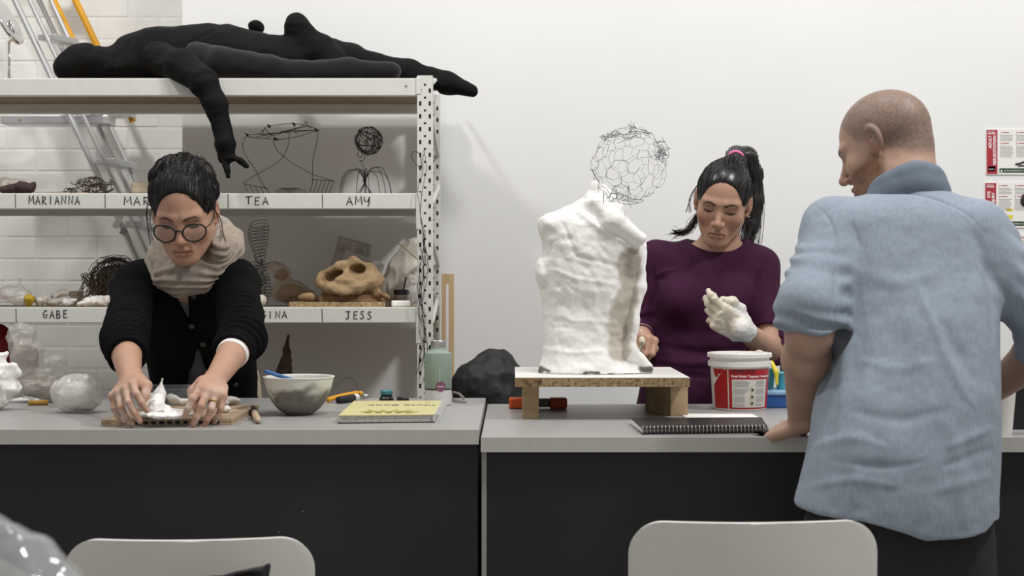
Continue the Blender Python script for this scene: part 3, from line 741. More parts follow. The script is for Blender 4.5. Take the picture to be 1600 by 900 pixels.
# clay bag, skull, slabs
inner = rest(lump([(P(448, 455, 4.55), (.05, .045, .03)), (P(470, 462, 4.55), (.04, .04, .022))], .006, 25), z2+.004); inner_m = M['clay']
bag('plastic_bag', 'tan plastic bag of clay beside the clay skull', 'bag', [(P(455, 452, 4.68), (.068, .055, .044)), (P(440, 422, 4.68), (.034, .03, .03)), (P(430, 410, 4.68), (.03, .02, .014)), (P(482, 458, 4.68), (.036, .04, .032))], M['polyclay'], z2, .014, 20, inner)
tag(sobj('plaster_lump', rest(lump([(P(408, 466, 4.45), (.018, .02, .02))], .004, 40), z2), M['stone']), 'pale plaster lump behind the cardigan sleeve', 'plaster lump')
bd = MB().box((-.151, -.11, 0), (.151, .11, .016), rotz(.02), (P(532, 480, 4.48)[0], 4.48, z2), bev=.001)
tag(obj('chipboard_base', bd, M['chip']), 'chipboard base under the clay skull', 'board')
zb = z2+.016
f = Field(); sc_ = lambda x, y, d=4.47: P(x, y, d)
f.ell(sc_(548, 444), (.098, .085, .036), None, .03); f.ell(sc_(550, 426), (.072, .075, .040), None, .03); f.chain([sc_(505, 428, 4.43), sc_(528, 416, 4.41), sc_(552, 408, 4.42), sc_(578, 418, 4.43), sc_(590, 438, 4.43)], [.014, .016, .014, .016, .022], .014)
f.chain([sc_(500, 444, 4.40), sc_(515, 450, 4.385), sc_(535, 454, 4.375), sc_(560, 450, 4.378), sc_(580, 440, 4.39)], [.012, .016, .018, .017, .013], .010); f.ell(sc_(541, 438, 4.385), (.035, .025, .016), None, .015)
f.ell(sc_(583, 440, 4.42), (.028, .04, .036), None, .02); f.ell(sc_(500, 436, 4.42), (.016, .03, .016), None, .015)
f.ell(sc_(522, 430, 4.395), (.029, .06, .0095), roty(-.42), .004, 's'); f.box(sc_(558, 421, 4.395), (.0200, .06, .0170), roty(-.2), .008, .004, 's') if False else f.ell(sc_(558, 421, 4.395), (.0245, .06, .0185), roty(-.15), .005, 's'); f.ell(sc_(541, 439, 4.355), .003, None, .002, 's')
f.chain([sc_(588, 458, 4.42), sc_(606, 464, 4.40)], [.02, .010], .01); f.ell(sc_(599, 452, 4.40), (.014, .04, .008), roty(.35), .004, 's')
f.loft([zb, zb+.012, zb+.03, zb+.05], sc_(548, 470)[0], 4.47, [.118, .108, .09, .085], [.09, .085, .075, .06], .012)
sk = thing('clay_skull', 'tan clay animal skull with hollow eye sockets', 'sculpture', (sc_(548, 470)[0], 4.47, zb))
vf = disp(f.mesh(.0032), lambda v, n: .0018*fbm(v*26, 3)+.0045*crumple(v*17, 3)+.003*fbm(v*80, 2)*(v[:, 2] < zb+.03))
vf[0][:, 2] = np.maximum(vf[0][:, 2], zb)
lowm = sstep(vf[0][:, 2], zb+.04, zb+.02)+.4*sstep(fbm(vf[0]*20, 2), .1, .5)
cl = np.array(lin('#9d8564'))*(1-np.clip(lowm, 0, 1))[:, None]+np.array(lin('#85684a'))*np.clip(lowm, 0, 1)[:, None]
sobj('skull', vf, mat('skull_clay', vcol=True, rough=.85, bump=(60, .5)), sk, cl)
tag(sobj('clay_piece', rest(lump([(P(480, 468, 4.42), (.03, .025, .009)), (P(482, 466, 4.42), (.02, .02, .010))], .002, 40, .003), zb), M['clay']), 'small flat clay piece on the chipboard beside the skull', 'clay')
def slab(label, px, py, hw, hh, th, rot, d, grooves=0):
    b = thing('grey_slab', label, 'slab', P(px, 480, d)); R = roty(rot)@rotx(-.12)
    obj('slab_body', MB().box((-hw, -th, -hh), (hw, th, hh), R, P(px, py, d), bev=.004), M['gslab'], b)
    for i in range(grooves): obj('slab_rib', MB().box((-hw+.012+i*.036, -th-.003, -hh+.004), (-hw+.036+i*.036, -th, hh-.004), R, P(px, py, d), bev=.002), M['gslab'], b)
slab('grey ribbed slab propped behind the clay skull', 546, 415, .060, .088, .012, .25, 4.68, 3)
slab('plain grey slab leaning just behind the clay skull', 560, 428, .070, .062, .008, .38, 4.62)
# right end: cloth bag, jar, block, plastic
f = Field(); f.chain([P(615, 460, 4.62), P(628, 425, 4.62), P(645, 385, 4.6)], [.05, .045, .03], .02); f.ell(P(640, 440, 4.62), (.05, .05, .06), None, .03)
tag(sobj('canvas_bag', rest(disp(f.mesh(.005), lambda v, n: .010*crumple(v*(12, 12, 5), 3)+.004*fbm(v*12, 2)), z2), M['cloth']), 'slumped off-white canvas bag beside the shelf post', 'bag')
tag(obj('plaster_block', MB().box((-.03, -.025, 0), (.03, .025, .020), rotz(.15), (P(626, 476, 4.41)[0], 4.41, z2), bev=.005), M['plast']), 'white plaster block in front of the dark jar', 'plaster')
jr = P(627, 470, 4.48); jr[2] = z2
j = thing('glass_jar', 'small dark lidded jar beside the clay skull', 'jar', jr)
obj('jar_body', MB().lathe([(.022, 0), (.024, .004), (.024, .036), (.020, .042)], jr, 20), mat('jar_brown', '#6d6258', .3), j, True)
obj('lid', MB().lathe([(.025, .040), (.025, .053), (.023, .055)], jr, 20), M['black2'], j)
obj('brush_handle', MB().tube([jr+(.006, 0, .05), jr+(.016, .0, .095)], .003, 6), M['rubber'], j)
bag('plastic_bag', 'crinkled white plastic bag against the shelf post', 'bag', [(P(643, 455, 4.53), (.026, .03, .05)), (P(636, 432, 4.53), (.026, .02, .02))], M['poly2'], z2, .012, 30)
tag(obj('thin_stick', MB().tube([P(619, 377, 4.5), P(652, 405, 4.42), P(668, 419, 4.39)], .0016, 5), M['wood']), 'thin pale stick leaning out of the shelf by the post', 'stick')
# bottom shelf
tag(sobj('rust_shard', rest(disp(Field().chain([P(445, 660, 4.5), P(444, 600, 4.5), P(447, 570, 4.5), P(451, 544, 4.5)], [.030, .024, .015, .004], .01).mesh(.004), lambda v, n: .006*fbm(v*30, 3)), zl[3]), mat('rust_brown', '#4d3f36', .85, noise=[(40, '#2f2620', .45, .65, .8)], bump=(60, .8))), 'pointed rust-brown shard standing behind the plastic bowl', 'sculpture')
tag(sobj('red_bag', rest(lump([(P(-8, 580, 4.55), (.06, .06, .15)), (P(-2, 540, 4.55), (.045, .05, .07))], .008, 14, .006), zl[3]), mat('red_fabric', '#8f1f27', .6, bump=(30, .4))), 'red bag on the bottom shelf behind the wrapped sculpture', 'bag')
# wire hank hanging on the post
mb = MB()
for i in range(8):
    x = 659+rs.uniform(-4, 5); pts = []
    y0 = 235 if i < 2 else rs.uniform(330, 400); y1 = rs.uniform(560, 622)
    ph = rs.rand()*9
    for y in np.arange(y0, y1, 14): pts.append(P(x+4.5*math.sin(y*.045+ph)+rs.uniform(-2, 2)-(y > 560)*(y-560)*.07, y, 4.325+.014*math.sin(y*.03+i)))
    mb.tube(smooth_path(pts, 3), .0009, 4)
mb.tube(smooth_path([P(656, 262, 4.325), P(645, 250, 4.33), P(644, 238, 4.33), P(655, 240, 4.33), P(659, 262, 4.325)], 4), .001, 4)
tag(obj('wire_hank', mb, M['wire']), 'long hank of loose dark wire hanging down the shelf post', 'wire')
# wooden frame leaning beside the shelf
wf = thing('easel', 'pale pine frame standing between shelving and wall', 'frame', P(694, 900, 4.7)*(1, 1, 0))
ztf = P(690, 428, 4.7)[2]
for x0, x1 in ((690, 696), (701, 709)):
    obj('upright', MB().box((P(x0, 0, 4.7)[0], 4.7, 0), (P(x1, 0, 4.7)[0], 4.73, ztf), bev=.001), M['wood'], wf)
obj('top_rail', MB().box((P(696, 0, 4.7)[0], 4.7, ztf-.035), (P(701, 0, 4.7)[0], 4.73, ztf)), M['wood'], wf)
# black bag on a stool behind the bench
st = thing('wooden_stool', 'wooden stool behind the bench holding the black bag', 'stool', (P(768, 700, 4.3)[0], 4.3, 0))
sx = P(768, 700, 4.3)[0]
obj('seat', MB().lathe([(.15, .66), (.16, .67), (.16, .69), (.15, .70)], (sx, 4.3, 0), 28), M['wood'], st, 'auto')
for a in range(4): obj('leg', MB().tube([(sx+.11*math.cos(a*1.571+.78), 4.3+.11*math.sin(a*1.571+.78), .67), (sx+.17*math.cos(a*1.571+.78), 4.3+.17*math.sin(a*1.571+.78), 0)], .016, 8), M['wood'], st)
f = Field(); f.ell(P(768, 625, 4.3)+(0, 0, .0), (.105, .11, .135), None, .03); f.ell(P(770, 640, 4.3), (.125, .12, .12), None, .04); f.ell(P(740, 615, 4.28), (.06, .08, .07), None, .03); f.ell(P(775, 575, 4.3), (.05, .05, .03), None, .03); f.ell(P(775, 690, 4.3), (.11, .11, .06), None, .04)
def bagd(v, n):
    r = np.abs(vnoise(v*(9, 9, 5)+2)); r2 = np.abs(vnoise(v*(26, 26, 12)))
    return .014*crumple(v*(8, 8, 5), 3)+.004*crumple(v*(22, 22, 10), 2)
tag(sobj('black_bag', rest(disp(f.mesh(.005), bagd), .70), mat('black_nylon', '#141416', .6, bump=(30, .3))), 'slumped black fabric bag beyond the gap between benches', 'bag')
# ---------------------------------------------------------------- things on the left bench
ZL, ZR = ZBL, ZBR
M.update(orange=mat('orange_grip', '#c9551f', .5), teal=mat('teal_plastic', '#3f7f86', .4), blue=mat('blue_plastic', '#2e5a9e', .45), lteal=mat('aqua_plastic', '#5fb3c4', .4),
 steel=mat('brushed_steel', '#b9b8b5', .3, .9), mint=mat('mint_enamel', '#8b9b90', .32), gw=mat('grey_white_enamel', '#d4d4d2', .35), purple=mat('plum_sticker', '#7a4a68', .6),
 ycover=mat('yellow_cover', '#cfc893', .45, noise=[(9, '#c4bd86', .45, .7, .5)]), bcover=mat('black_cover', '#17181a', .35, noise=(9, '#202124', .4, .7, .6)),
 bucketw=mat('bucket_white', '#e3e1dc', .4), bucketr=mat('bucket_red', '#a81a22', .4), label=mat('label_white', '#cfccc6', .6))
def contact(px, py, right=False): return (BR if right else BL)(px, py)
# plywood board being worked on
def quadslab(pts2, z0, z1):
    p = [np.array((q[0], q[1], z0)) for q in pts2]; return MB().prism(p, (0, 0, z0), (0, 0, z1))
def onplane(px, py, z): d = (H-z)*F/(py-HY); return P(px, py, d)
zp = ZL+.014
crn = [onplane(158, 656, zp), onplane(362, 654, zp), onplane(405, 632, zp), onplane(225, 634, zp)]
pb = thing('plywood_board', 'plywood board under the broken white plaster', 'board', (np.mean([c[0] for c in crn]), np.mean([c[1] for c in crn]), ZL))
for i, (a, b, m) in enumerate(((0, .35, 'ply'), (.35, .62, 'chip'), (.62, 1, 'ply'))): obj('ply_layer', quadslab(crn, ZL+.0005+a*.0135, ZL+.0005+b*.0135), M[m], pb)
mb = MB()
for x in range(222, 345, 12):
    a = onplane(x, 660, ZL+.004); mb.box((-.005, -.0008, -.0035), (.005, .0012, .0035), None, (a[0], np.interp(a[0], [crn[0][0], crn[1][0]], [crn[0][1], crn[1][1]])-.0004, ZL+.0065))
obj('dark_notch', mb, M['rubber'], pb)
def flake(pxs, z, th, amp, name, label, m=None, h=.003, cat='plaster', lift=None):
    f = Field()
    for (px, py, rx, ry) in pxs:
        c = onplane(px, py, z); f.ell((c[0], c[1], z+th), (rx, ry, th), None, .012)
    vf = disp(f.mesh(h), lambda v, n: amp*.7*crumple(v*32, 3)); return tag(sobj(name, rest(vf, z), m or M['plast']), label, cat)
flake([(228, 655, .024, .022), (258, 657, .040, .026), (288, 655, .026, .022), (250, 652, .034, .024), (270, 651, .03, .022)], zp, .0065, .006, 'plaster_sheet', 'flat ragged sheet of white plaster between the dusty hands')
f = Field()
f.chain([onplane(243, 640, zp+.02), P(248, 620, 3.32), P(254, 593, 3.32)], [.018, .014, .003], .012); f.chain([onplane(230, 641, zp+.015), P(235, 624, 3.34), P(225, 610, 3.34)], [.012, .011, .003], .01)
f.ell(onplane(256, 642, zp+.01), (.018, .02, .012), None, .01)
tag(sobj('plaster_peak', rest(disp(f.mesh(.0024), lambda v, n: .004*crumple(v*34, 3)), zp), M['plast']), 'white plaster piece standing up in a sharp peak', 'plaster')
f = Field(); f.chain([P(266, 630, 3.38), P(272, 633, 3.36), P(284, 637, 3.36), P(300, 636, 3.37)], [.008, .010, .007, .008], .006)
tag(sobj('plaster_fragment', rest(disp(f.mesh(.0025), lambda v, n: .0025*fbm(v*60, 3)), zp), M['plast']), 'bone-shaped white plaster fragment behind the plaster sheet', 'plaster')
for (x, y, a, lb, m) in ((345, 636, .016, 'chunky pale plaster fragment beside the ringed hand', 'stone'), (362, 633, .018, 'beige plaster fragment on the board by the bowl', 'stone'), (348, 645, .014, 'small white plaster fragment touching the ringed hand', 'plast'), (330, 631, .013, 'little plaster chip behind the ringed hand', 'plast'), (282, 630, .012, 'thin grey plaster chip behind the bone-shaped piece', 'stone')):
    c = onplane(x, y, zp); tag(sobj('plaster_fragment', rest(lump([(c+(0, 0, .008), (a, a, a*.55)), (c+(a*.6, 0, .008), (a*.6, a*.7, a*.45))], .0045, 55, .0025, .006), zp), M[m]), lb, 'plaster')
ct = BL(390, 657); tl = thing('wooden_tool', 'small modelling tool with black band on the bench', 'tool', ct)
obj('handle', MB().tube(smooth_path([BL(396, 645)+(0, 0, .007), BL(399, 655)+(0, 0, .009), BL(404, 663)+(0, 0, .007)], 5), [.004, .005, .0065, .0075, .008, .008, .0085, .0085, .008, .007, .005], 8), mat('pale_handle', '#b6a288', .6), tl, True)
obj('black_band', MB().tube([BL(395, 644)+(0, 0, .008), BL(397, 650)+(0, 0, .008)], .0085, 10), M['rubber'], tl)
# grey translucent tray behind
zt_ = ZL; tx0, tx1 = P(225, 620, 3.62)[0], P(332, 620, 3.62)[0]
tb = thing('plastic_tray', 'clear grey plastic tray in front of the black cardigan', 'tray', ((tx0+tx1)/2, 3.65, ZL))
traym = mat('grey_clear_plastic', '#9a9c9d', .2, alpha=.6, noise=[(60, '#c9c9c6', .5, .7, .7)])
obj('tray_base', MB().box((tx0, 3.58, ZL+.0005), (tx1, 3.72, ZL+.004)), traym, tb)
for lo, hi in (((tx0, 3.58, ZL+.004), (tx1, 3.583, ZL+.036)), ((tx0, 3.717, ZL+.004), (tx1, 3.72, ZL+.036)), ((tx0, 3.583, ZL+.004), (tx0+.003, 3.717, ZL+.036)), ((tx1-.003, 3.583, ZL+.004), (tx1, 3.717, ZL+.036))): obj('tray_side', MB().box(lo, hi), traym, tb)
obj('tray_rim', MB().tube([(tx0-.003, 3.577, ZL+.036), (tx1+.003, 3.577, ZL+.036), (tx1+.003, 3.723, ZL+.036), (tx0-.003, 3.723, ZL+.036)], .003, 6, closed=True), traym, tb)
# wrapped ball
inner_m = M['plast']; c0 = P(119, 623, 3.34)
inner = rest(lump([(c0, (.050, .048, .040)), (c0+(.02, 0, -.008), (.04, .04, .030))], .004, 20), ZL+.004)
wb = bag('wrapped_ball', 'round lump wrapped in crinkled clear plastic on the bench', 'wrapped lump', [(c0, (.058, .056, .046)), (c0+(.028, .0, -.006), (.038, .045, .036)), (c0+(.035, -.01, .026), (.010, .01, .016))], M['poly2'], ZL, .010, 24, inner)
# wrapped sculpture
c0 = P(50, 575, 3.62); inner_m = mat('grey_brown_clay', '#a89f95', .8, bump=(40, .5))
inner = rest(lump([(P(40, 560, 3.62), (.035, .035, .075)), (P(58, 600, 3.62), (.06, .045, .035)), (P(78, 603, 3.62), (.04, .04, .028)), (P(30, 530, 3.62), (.022, .02, .03))], .010, 22), ZL+.003)
wsc = bag('wrapped_sculpture', 'lumpy clay sculpture under clear plastic beside the red bag', 'sculpture', [(P(40, 560, 3.62), (.050, .045, .085)), (P(60, 598, 3.62), (.075, .055, .042)), (P(85, 605, 3.62), (.045, .045, .034)), (P(30, 520, 3.62), (.030, .02, .022)), (P(45, 512, 3.62), (.028, .015, .012)), (P(85, 575, 3.62), (.03, .02, .03))], M['poly'], ZL, .016, 22, inner)
f = Field(); f.chain([P(-6, 625, 3.4), P(4, 600, 3.4), P(12, 592, 3.4)], [.04, .034, .014], .015); f.chain([P(8, 590, 3.4), P(20, 588, 3.4), P(28, 594, 3.4)], [.012, .010, .009], .01); f.ell(P(15, 620, 3.4), (.03, .03, .016), None, .015); f.cap(P(-4, 578, 3.4), P(8, 566, 3.4), .02, .012, .01)
tag(sobj('plaster_fragment', rest(disp(f.mesh(.003), lambda v, n: .009*crumple(v*20, 3)), ZL+.0015), M['plast']), 'tall crumpled white plaster piece on the paper sheet', 'plaster')
a, b = BL(-20, 634), BL(82, 624)
tag(obj('paper_sheet', MB().box((a[0], b[1]-.06, ZL+.0003), (b[0], b[1]+.10, ZL+.0012)), M['paper']), 'white paper sheet under the crumpled plaster piece', 'paper')
kn = thing('craft_knife', 'yellow handled tool beside the wrapped lump', 'tool', BL(62, 635))
obj('handle', MB().tube([BL(44, 634)+(0, 0, .007), BL(75, 633)+(0, 0, .007)], [.006, .007], 8), mat('ochre_plastic', '#b98a36', .5), kn, True)
obj('blade', MB().box((0, -.004, 0), (.02, .004, .002), None, BL(75, 636)+(0, 0, .003)), M['steel'], kn)
# bowl with clay
bc = np.array((P(467, 650, 3.285)[0], 3.285, ZL)); bo = thing('mixing_bowl', 'translucent plastic bowl smeared with grey clay', 'bowl', bc)
prof = [(.030, .0005), (.034, .003), (.050, .014), (.064, .032), (.073, .052), (.079, .072), (.0825, .088), (.0845, .0885), (.0845, .091), (.080, .091), (.0765, .075), (.069, .05), (.058, .030), (.044, .015), (.02, .008)]
mb = MB().lathe(prof, (0, 0, 0), 64); v = np.concatenate(mb.v)
# finer rings for smear colour
pr = np.array(prof); prf = np.concatenate([np.linspace(pr[i], pr[i+1], 5)[:-1] for i in range(len(pr)-1)]+[pr[-1:]])
mb = MB().lathe([tuple(q) for q in prf], bc, 96); v = np.concatenate(mb.v)
inside = np.arange(len(v)) >= 96*36
g = sstep(.062-(v[:, 2]-ZL)+.022*fbm((v-bc)*(28, 28, 40), 3), -.008, .022); g2 = sstep(fbm((v-bc)*70, 2), -.2, .6)
cl = np.array(lin('#dcdcd5'))[None]*(1-g)[:, None]+np.array(lin('#75726a'))[None]*g[:, None]
cl = cl*(1-.35*(g*g2))[:, None]+np.array(lin('#55534c'))*(.35*g*g2)[:, None]
obj('bowl_shell', mb, mat('bowl_smeared', vcol=True, rough=.5, bump=(50, .3)), bo, True, cl)
sp = thing('blue_spatula', 'blue spatula resting in the clay bowl', 'spatula', bc+(-.06, 0, .09))
obj('handle', MB().box((-.040, -.007, -.004), (.05, .007, .004), rotz(-.2)@roty(.28), bc+(-.043, -.01, .092), bev=.003), mat('blue_handle', '#3b6ca6', .4), sp)
obj('paddle', MB().box((.045, -.014, -.002), (.085, .014, .002), rotz(-.2)@roty(.28), bc+(-.043, -.01, .092), bev=.001), mat('blue_handle'), sp)
# cutter, jar, small tool
ck = thing('utility_knife', 'yellow and black utility knife behind the bowl', 'knife', BL(545, 631))
obj('handle', MB().tube(smooth_path([BL(512, 630)+(0, 0, .008), BL(530, 628)+(0, 0, .014), BL(556, 624)+(0, 0, .016), BL(566, 624)+(0, 0, .015)], 4), .0065, 8), M['yellow'], ck, True)
obj('grip', MB().tube([BL(529, 631)+(0, 0, .009), BL(552, 628)+(0, 0, .011)], .010, 10), M['rubber'], ck, True)
obj('collar', MB().tube([BL(551, 628)+(0, 0, .011), BL(558, 627)+(0, 0, .011)], .0095, 10), M['bucketw'], ck, True)
obj('nose', MB().tube([BL(566, 626)+(0, 0, .012), BL(576, 626)+(0, 0, .011)], [.008, .006], 8), M['steel'], ck, True)
tag(obj('wire_offcut', wires([[BL(520, 626)+(0, .03, .03), BL(535, 625)+(0, .03, .055), BL(552, 626)+(0, .03, .05), BL(562, 628)+(0, .03, .002)]], .0006), M['wire']), 'thin curl of wire standing behind the utility knife', 'wire')
jc = BL(604, 628); jo = thing('ink_jar', 'small black jar with a teal lid behind the yellow book', 'jar', jc)
obj('jar_body', MB().lathe([(.016, 0), (.019, .003), (.019, .010), (.0155, .014), (.0155, .020)], jc, 20), M['black2'], jo, 'auto')
obj('lid', MB().lathe([(.016, .020), (.0165, .022), (.0165, .029), (.014, .032)], jc, 20), M['teal'], jo, 'auto')
t2 = thing('small_scraper', 'short black and steel tool beside the teal lidded jar', 'tool', BL(628, 629))
obj('grip', MB().tube([BL(622, 628)+(0, 0, .008), BL(636, 630)+(0, 0, .007)], [.006, .007], 8), M['black2'], t2, True)
obj('shaft', MB().tube([BL(616, 629)+(0, 0, .006), BL(624, 628)+(0, 0, .008)], .0035, 6), M['steel'], t2)
# yellow notebook
nb = thing('yellow_notebook', 'thick yellow covered notebook lying on the grey bench', 'notebook', BL(610, 650))
nz = ZL+.019
def nq(px, py, z): q = onplane(px, py, nz); return np.array((q[0], q[1], z))
top4 = [(529, 648.5), (679, 647), (691, 625.5), (553, 626)]
def nslab(sc0, z0, z1, m, nm, off=0):
    p = [nq(*q, z0) for q in top4]; c = sum(p)/4; p = [c+(q-c)*np.array((sc0, sc0, 1))+np.array((off, 0, 0)) for q in p]; return obj(nm, MB().prism(p, (0, 0, z0), (0, 0, z1)), m, nb)
nslab(1.015, ZL+.0005, ZL+.002, M['bcover'], 'back_cover'); nslab(.985, ZL+.002, ZL+.0085, M['paperg'], 'page_block'); nslab(.975, ZL+.009, ZL+.0165, M['paperg'], 'page_block', .001); cv = nslab(1.0, ZL+.0165, ZL+.0185, M['ycover'], 'front_cover')
def on_cover(v, f, x, y, sc_, rot=math.pi):
    c_, s_ = math.cos(rot), math.sin(rot); p = np.stack([v[:, 0]*c_-v[:, 1]*s_, v[:, 0]*s_+v[:, 1]*c_, np.zeros(len(v))], 1); return p
v, f = text_mesh('Note Book', .036, 'CENTER', .0006); p = on_cover(v, f, 0, 0, 1); q0 = nq(628, 632, ZL+.0188); obj('lettering', (p*(1.0, 1.3, 1)+q0, f), mat('grey_ink', '#5c5a4c', .6), cv)
v, f = text_mesh('B5', .016, 'CENTER'); p = on_cover(v, f, 0, 0, 1); q0 = nq(668, 628, ZL+.0188); obj('lettering', (p+q0, f), mat('grey_ink'), cv)
mb = MB()
for i in range(9):
    a = nq(570+i*9, 646.2-(i % 2)*2.5, ZL+.0187); mb.box((-.005, -.022, 0), (.005, .022, .0004), rotz(.6-.15*i), a+(0, .03, 0))
obj('printed_emblem', mb, mat('olive_ink', '#a79a36', .6), cv)
mb = MB()
for i in range(5): a = nq(575+i*16, 645, ZL+.0192); mb.box((-.008, -.006, 0), (.006, .006, .0004), rotz(.5*(-1)**i), a+(0, .015, 0))
obj('printed_emblem', mb, mat('grey_ink'), cv)
def coil(parent, cs, axis, r1, r2, rad, m):
    u = np.linspace(0, 6.28, 12)[:-1]; first = None
    for c in cs:
        if first is None:
            first = obj('coil_ring', MB().tube([c+np.array((r1*math.cos(t)*axis[0], r1*math.cos(t)*axis[1], r2*math.sin(t))) for t in u], rad, 5, closed=True), m, parent, True); c00 = c
        else:
            o = first.copy(); C.objects.link(o); o.parent = parent; o.location = tuple(c-c00)
coil(nb, [nq(682+10*t, 647-21.5*t, ZL+.010) for t in np.linspace(0, 1, 16)], (1, 0), .008, .010, .0012, M['gw'])
# mint bottle
wc = BL(684.5, 633); wc[2] = ZL
wbt = thing('water_bottle', 'mint green steel water bottle with a plum sticker', 'bottle', wc)
obj('body', MB().lathe([(.034, .042), (.0348, .044), (.0348, .129), (.0335, .134), (.0215, .1405), (.0195, .144), (.0190, .150)], wc, 40), M['mint'], wbt, 'auto')
obj('base', MB().lathe([(.032, 0), (.0345, .003), (.0345, .041)], wc, 40), M['gw'], wbt, 'auto'); obj('base_ring', MB().lathe([(.0352, .041), (.0352, .0435)], wc, 40), M['rubber'], wbt)
obj('cap', MB().lathe([(.0185, .149), (.0195, .151), (.0195, .164), (.018, .166)], wc, 32), M['steel'], wbt, 'auto')
def cylpatch(c, r, th0, th1, z0, z1, n=14, r2=None):
    r2 = r if r2 is None else r2; V = []
    for i in range(n+1):
        t = th0+(th1-th0)*i/n
        for (z, rr) in ((z0, r), (z1, r2)): V.append((c[0]+rr*math.sin(t), c[1]-rr*math.cos(t), c[2]+z))
    return np.array(V), [(2*i, 2*i+2, 2*i+3, 2*i+1) for i in range(n)]
V = [(0, 0)]+[(.0125*math.cos(a), .0125*math.sin(a)) for a in np.linspace(0, 6.283, 25)[:-1]]; V = np.array(V); th = V[:, 0]/.0353+.25
obj('sticker', (np.stack([wc[0]+.0357*np.sin(th), wc[1]-.0357*np.cos(th), wc[2]+.050+V[:, 1]], 1), [(0, i, i % 24+1) for i in range(1, 25)]), M['purple'], wbt)
v, f = text_mesh('frank', .008, 'CENTER'); th = v[:, 0]/.0355+.25; obj('lettering', (np.stack([wc[0]+.0361*np.sin(th), wc[1]-.0361*np.cos(th), wc[2]+.048+v[:, 1]], 1), f), M['wtext'], wbt)
obj('tag_string', cylpatch(wc, .0351, .16, .19, .06, .098, 2), M['gw'], wbt)  # white tag string hanging down the bottle side
tag(obj('steel_ring_handle', MB().tube(smooth_path([BL(708, 628)+(0, 0, .006), BL(724, 630)+(0, 0, .004), BL(726, 629)+(0, 0, .007), BL(716, 624)+(0, 0, .016), BL(706, 622)+(0, 0, .014)], 4, True), .0035, 6, closed=True), M['steel']), 'bent steel loop lying beside the mint bottle', 'hook')

# ---------------------------------------------------------------- things on the right bench
bx0, bx1 = P(805, 590, 3.3)[0], P(1078, 590, 3.3)[0]; bz = H-150*3.3/F
sb = thing('plinth_board', 'white topped chipboard stand under the plaster torso', 'stand', ((bx0+bx1)/2, 3.5, ZR))
obj('board', MB().box((bx0, 3.3, bz-.0225), (bx1, 3.71, bz-.0012)), M['chip'], sb)
obj('board_face', MB().box((bx0, 3.3, bz-.0012), (bx1, 3.71, bz)), M['white'], sb)
obj('edge_block', MB().box((bx0-.001, 3.298, bz-.022), (P(846, 0, 3.3)[0], 3.3, bz-.001)), mat('stained_edge', '#8f7452', .8, noise=[(60, '#4b3a28', .5, .62, .9)]), sb)
obj('foot_block', MB().box((P(817, 0, 3.335)[0], 3.335, ZR), (P(842, 0, 3.335)[0], 3.68, bz-.0225), bev=.001), M['pinex'], sb)
R = rotz(.35); fc = np.array((P(1049, 0, 3.44)[0], 3.46, 0)); obj('foot_block', MB().box((-.022, -.045, ZR), (.026, .10, bz-.0225), R, fc, bev=.001), M['pinex'], sb)
cl = thing('spring_clamp', 'orange handled clamp under the plinth board', 'clamp', BR(840, 636))
for x0, x1 in ((795, 832), (858, 886)): obj('grip', MB().box((P(x0, 0, 3.62)[0], 3.60, ZR+.001), (P(x1, 0, 3.62)[0], 3.64, ZR+.028), bev=.005), M['orange'], cl)
obj('jaw', MB().box((P(832, 0, 3.62)[0], 3.61, ZR+.004), (P(858, 0, 3.62)[0], 3.63, ZR+.026), bev=.002), mat('dark_steel', '#5a5652', .4, .7), cl)
# plaster torso
def row_(py): return H+(HY-py)/F*3.5
rows = [(288, 926, 946), (300, 920, 955), (312, 905, 972), (326, 878, 976), (338, 854, 980), (352, 846, 990), (370, 845, 1002), (395, 847, 1005), (420, 840, 1003), (450, 842, 1003), (480, 846, 996), (510, 848, 988), (540, 852, 986), (560, 848, 1000), (576, 842, 1014), (584, 838, 1018)]
f = Field(); zz = [row_(r[0]) for r in rows]; cx = [P((r[1]+r[2])/2, 0, 3.5)[0] for r in rows]; hw = [(r[2]-r[1])/2*3.5/F for r in rows]
dep = [.012, .02, .04, .055, .07, .08, .085, .088, .085, .085, .082, .08, .082, .088, .095, .1]
zz[-1] = bz+.001
f.loft(zz, cx, 3.5, hw, dep, .01, n=2.4)
f.ell(P(856, 350, 3.5), (.018, .05, .022), None, .03); f.ell(P(845, 425, 3.48), (.010, .03, .03), None, .02)
f.chain([P(1003, 385, 3.47), P(1003, 450, 3.44), P(990, 505, 3.43), P(985, 545, 3.43), P(1012, 575, 3.45)], [.012, .010, .012, .012, .014], .015)   # rim of the open side
f.ell(P(980, 430, 3.395), (.034, .040, .075), roty(.12), .02, 's'); f.ell(P(972, 505, 3.40), (.026, .03, .06), None, .02, 's')
f.chain([P(930, 318, 3.45), P(960, 345, 3.42), P(1000, 372, 3.43)], [.018, .02, .016], .02); f.ell(P(965, 330, 3.45), (.022, .03, .02), None, .01)
f.chain([P(925, 320, 3.48), P(930, 292, 3.49)], [.026, .016], .012)
def td(v, n):
    px, py = PX(v); q = .0035*fbm(v*11, 3)+.0014*fbm(v*70, 2)+.0022*crumple(v*22, 2)+.0012*np.abs(vnoise(v*np.array((8, 8, 34))+np.stack([0*px, 0*px, px*.02], 1)))
    pc = np.stack([px, py], 1)
    for pts, am in (([(860, 420), (900, 435), (960, 445), (972, 420)], .0022), ([(905, 330), (940, 360), (990, 385)], .004), ([(880, 350), (900, 400), (960, 415)], -.003), ([(848, 490), (900, 500), (960, 505)], .0015), ([(858, 510), (940, 520)], -.0015), ([(850, 545), (900, 552), (940, 548)], .003)):
        q = q+am*np.exp(-(segdist(pc, pts)/4.)**2)
    return q
vf = disp(f.mesh(.0035), td); px, py = PX(vf[0]); pc = np.stack([px, py], 1)
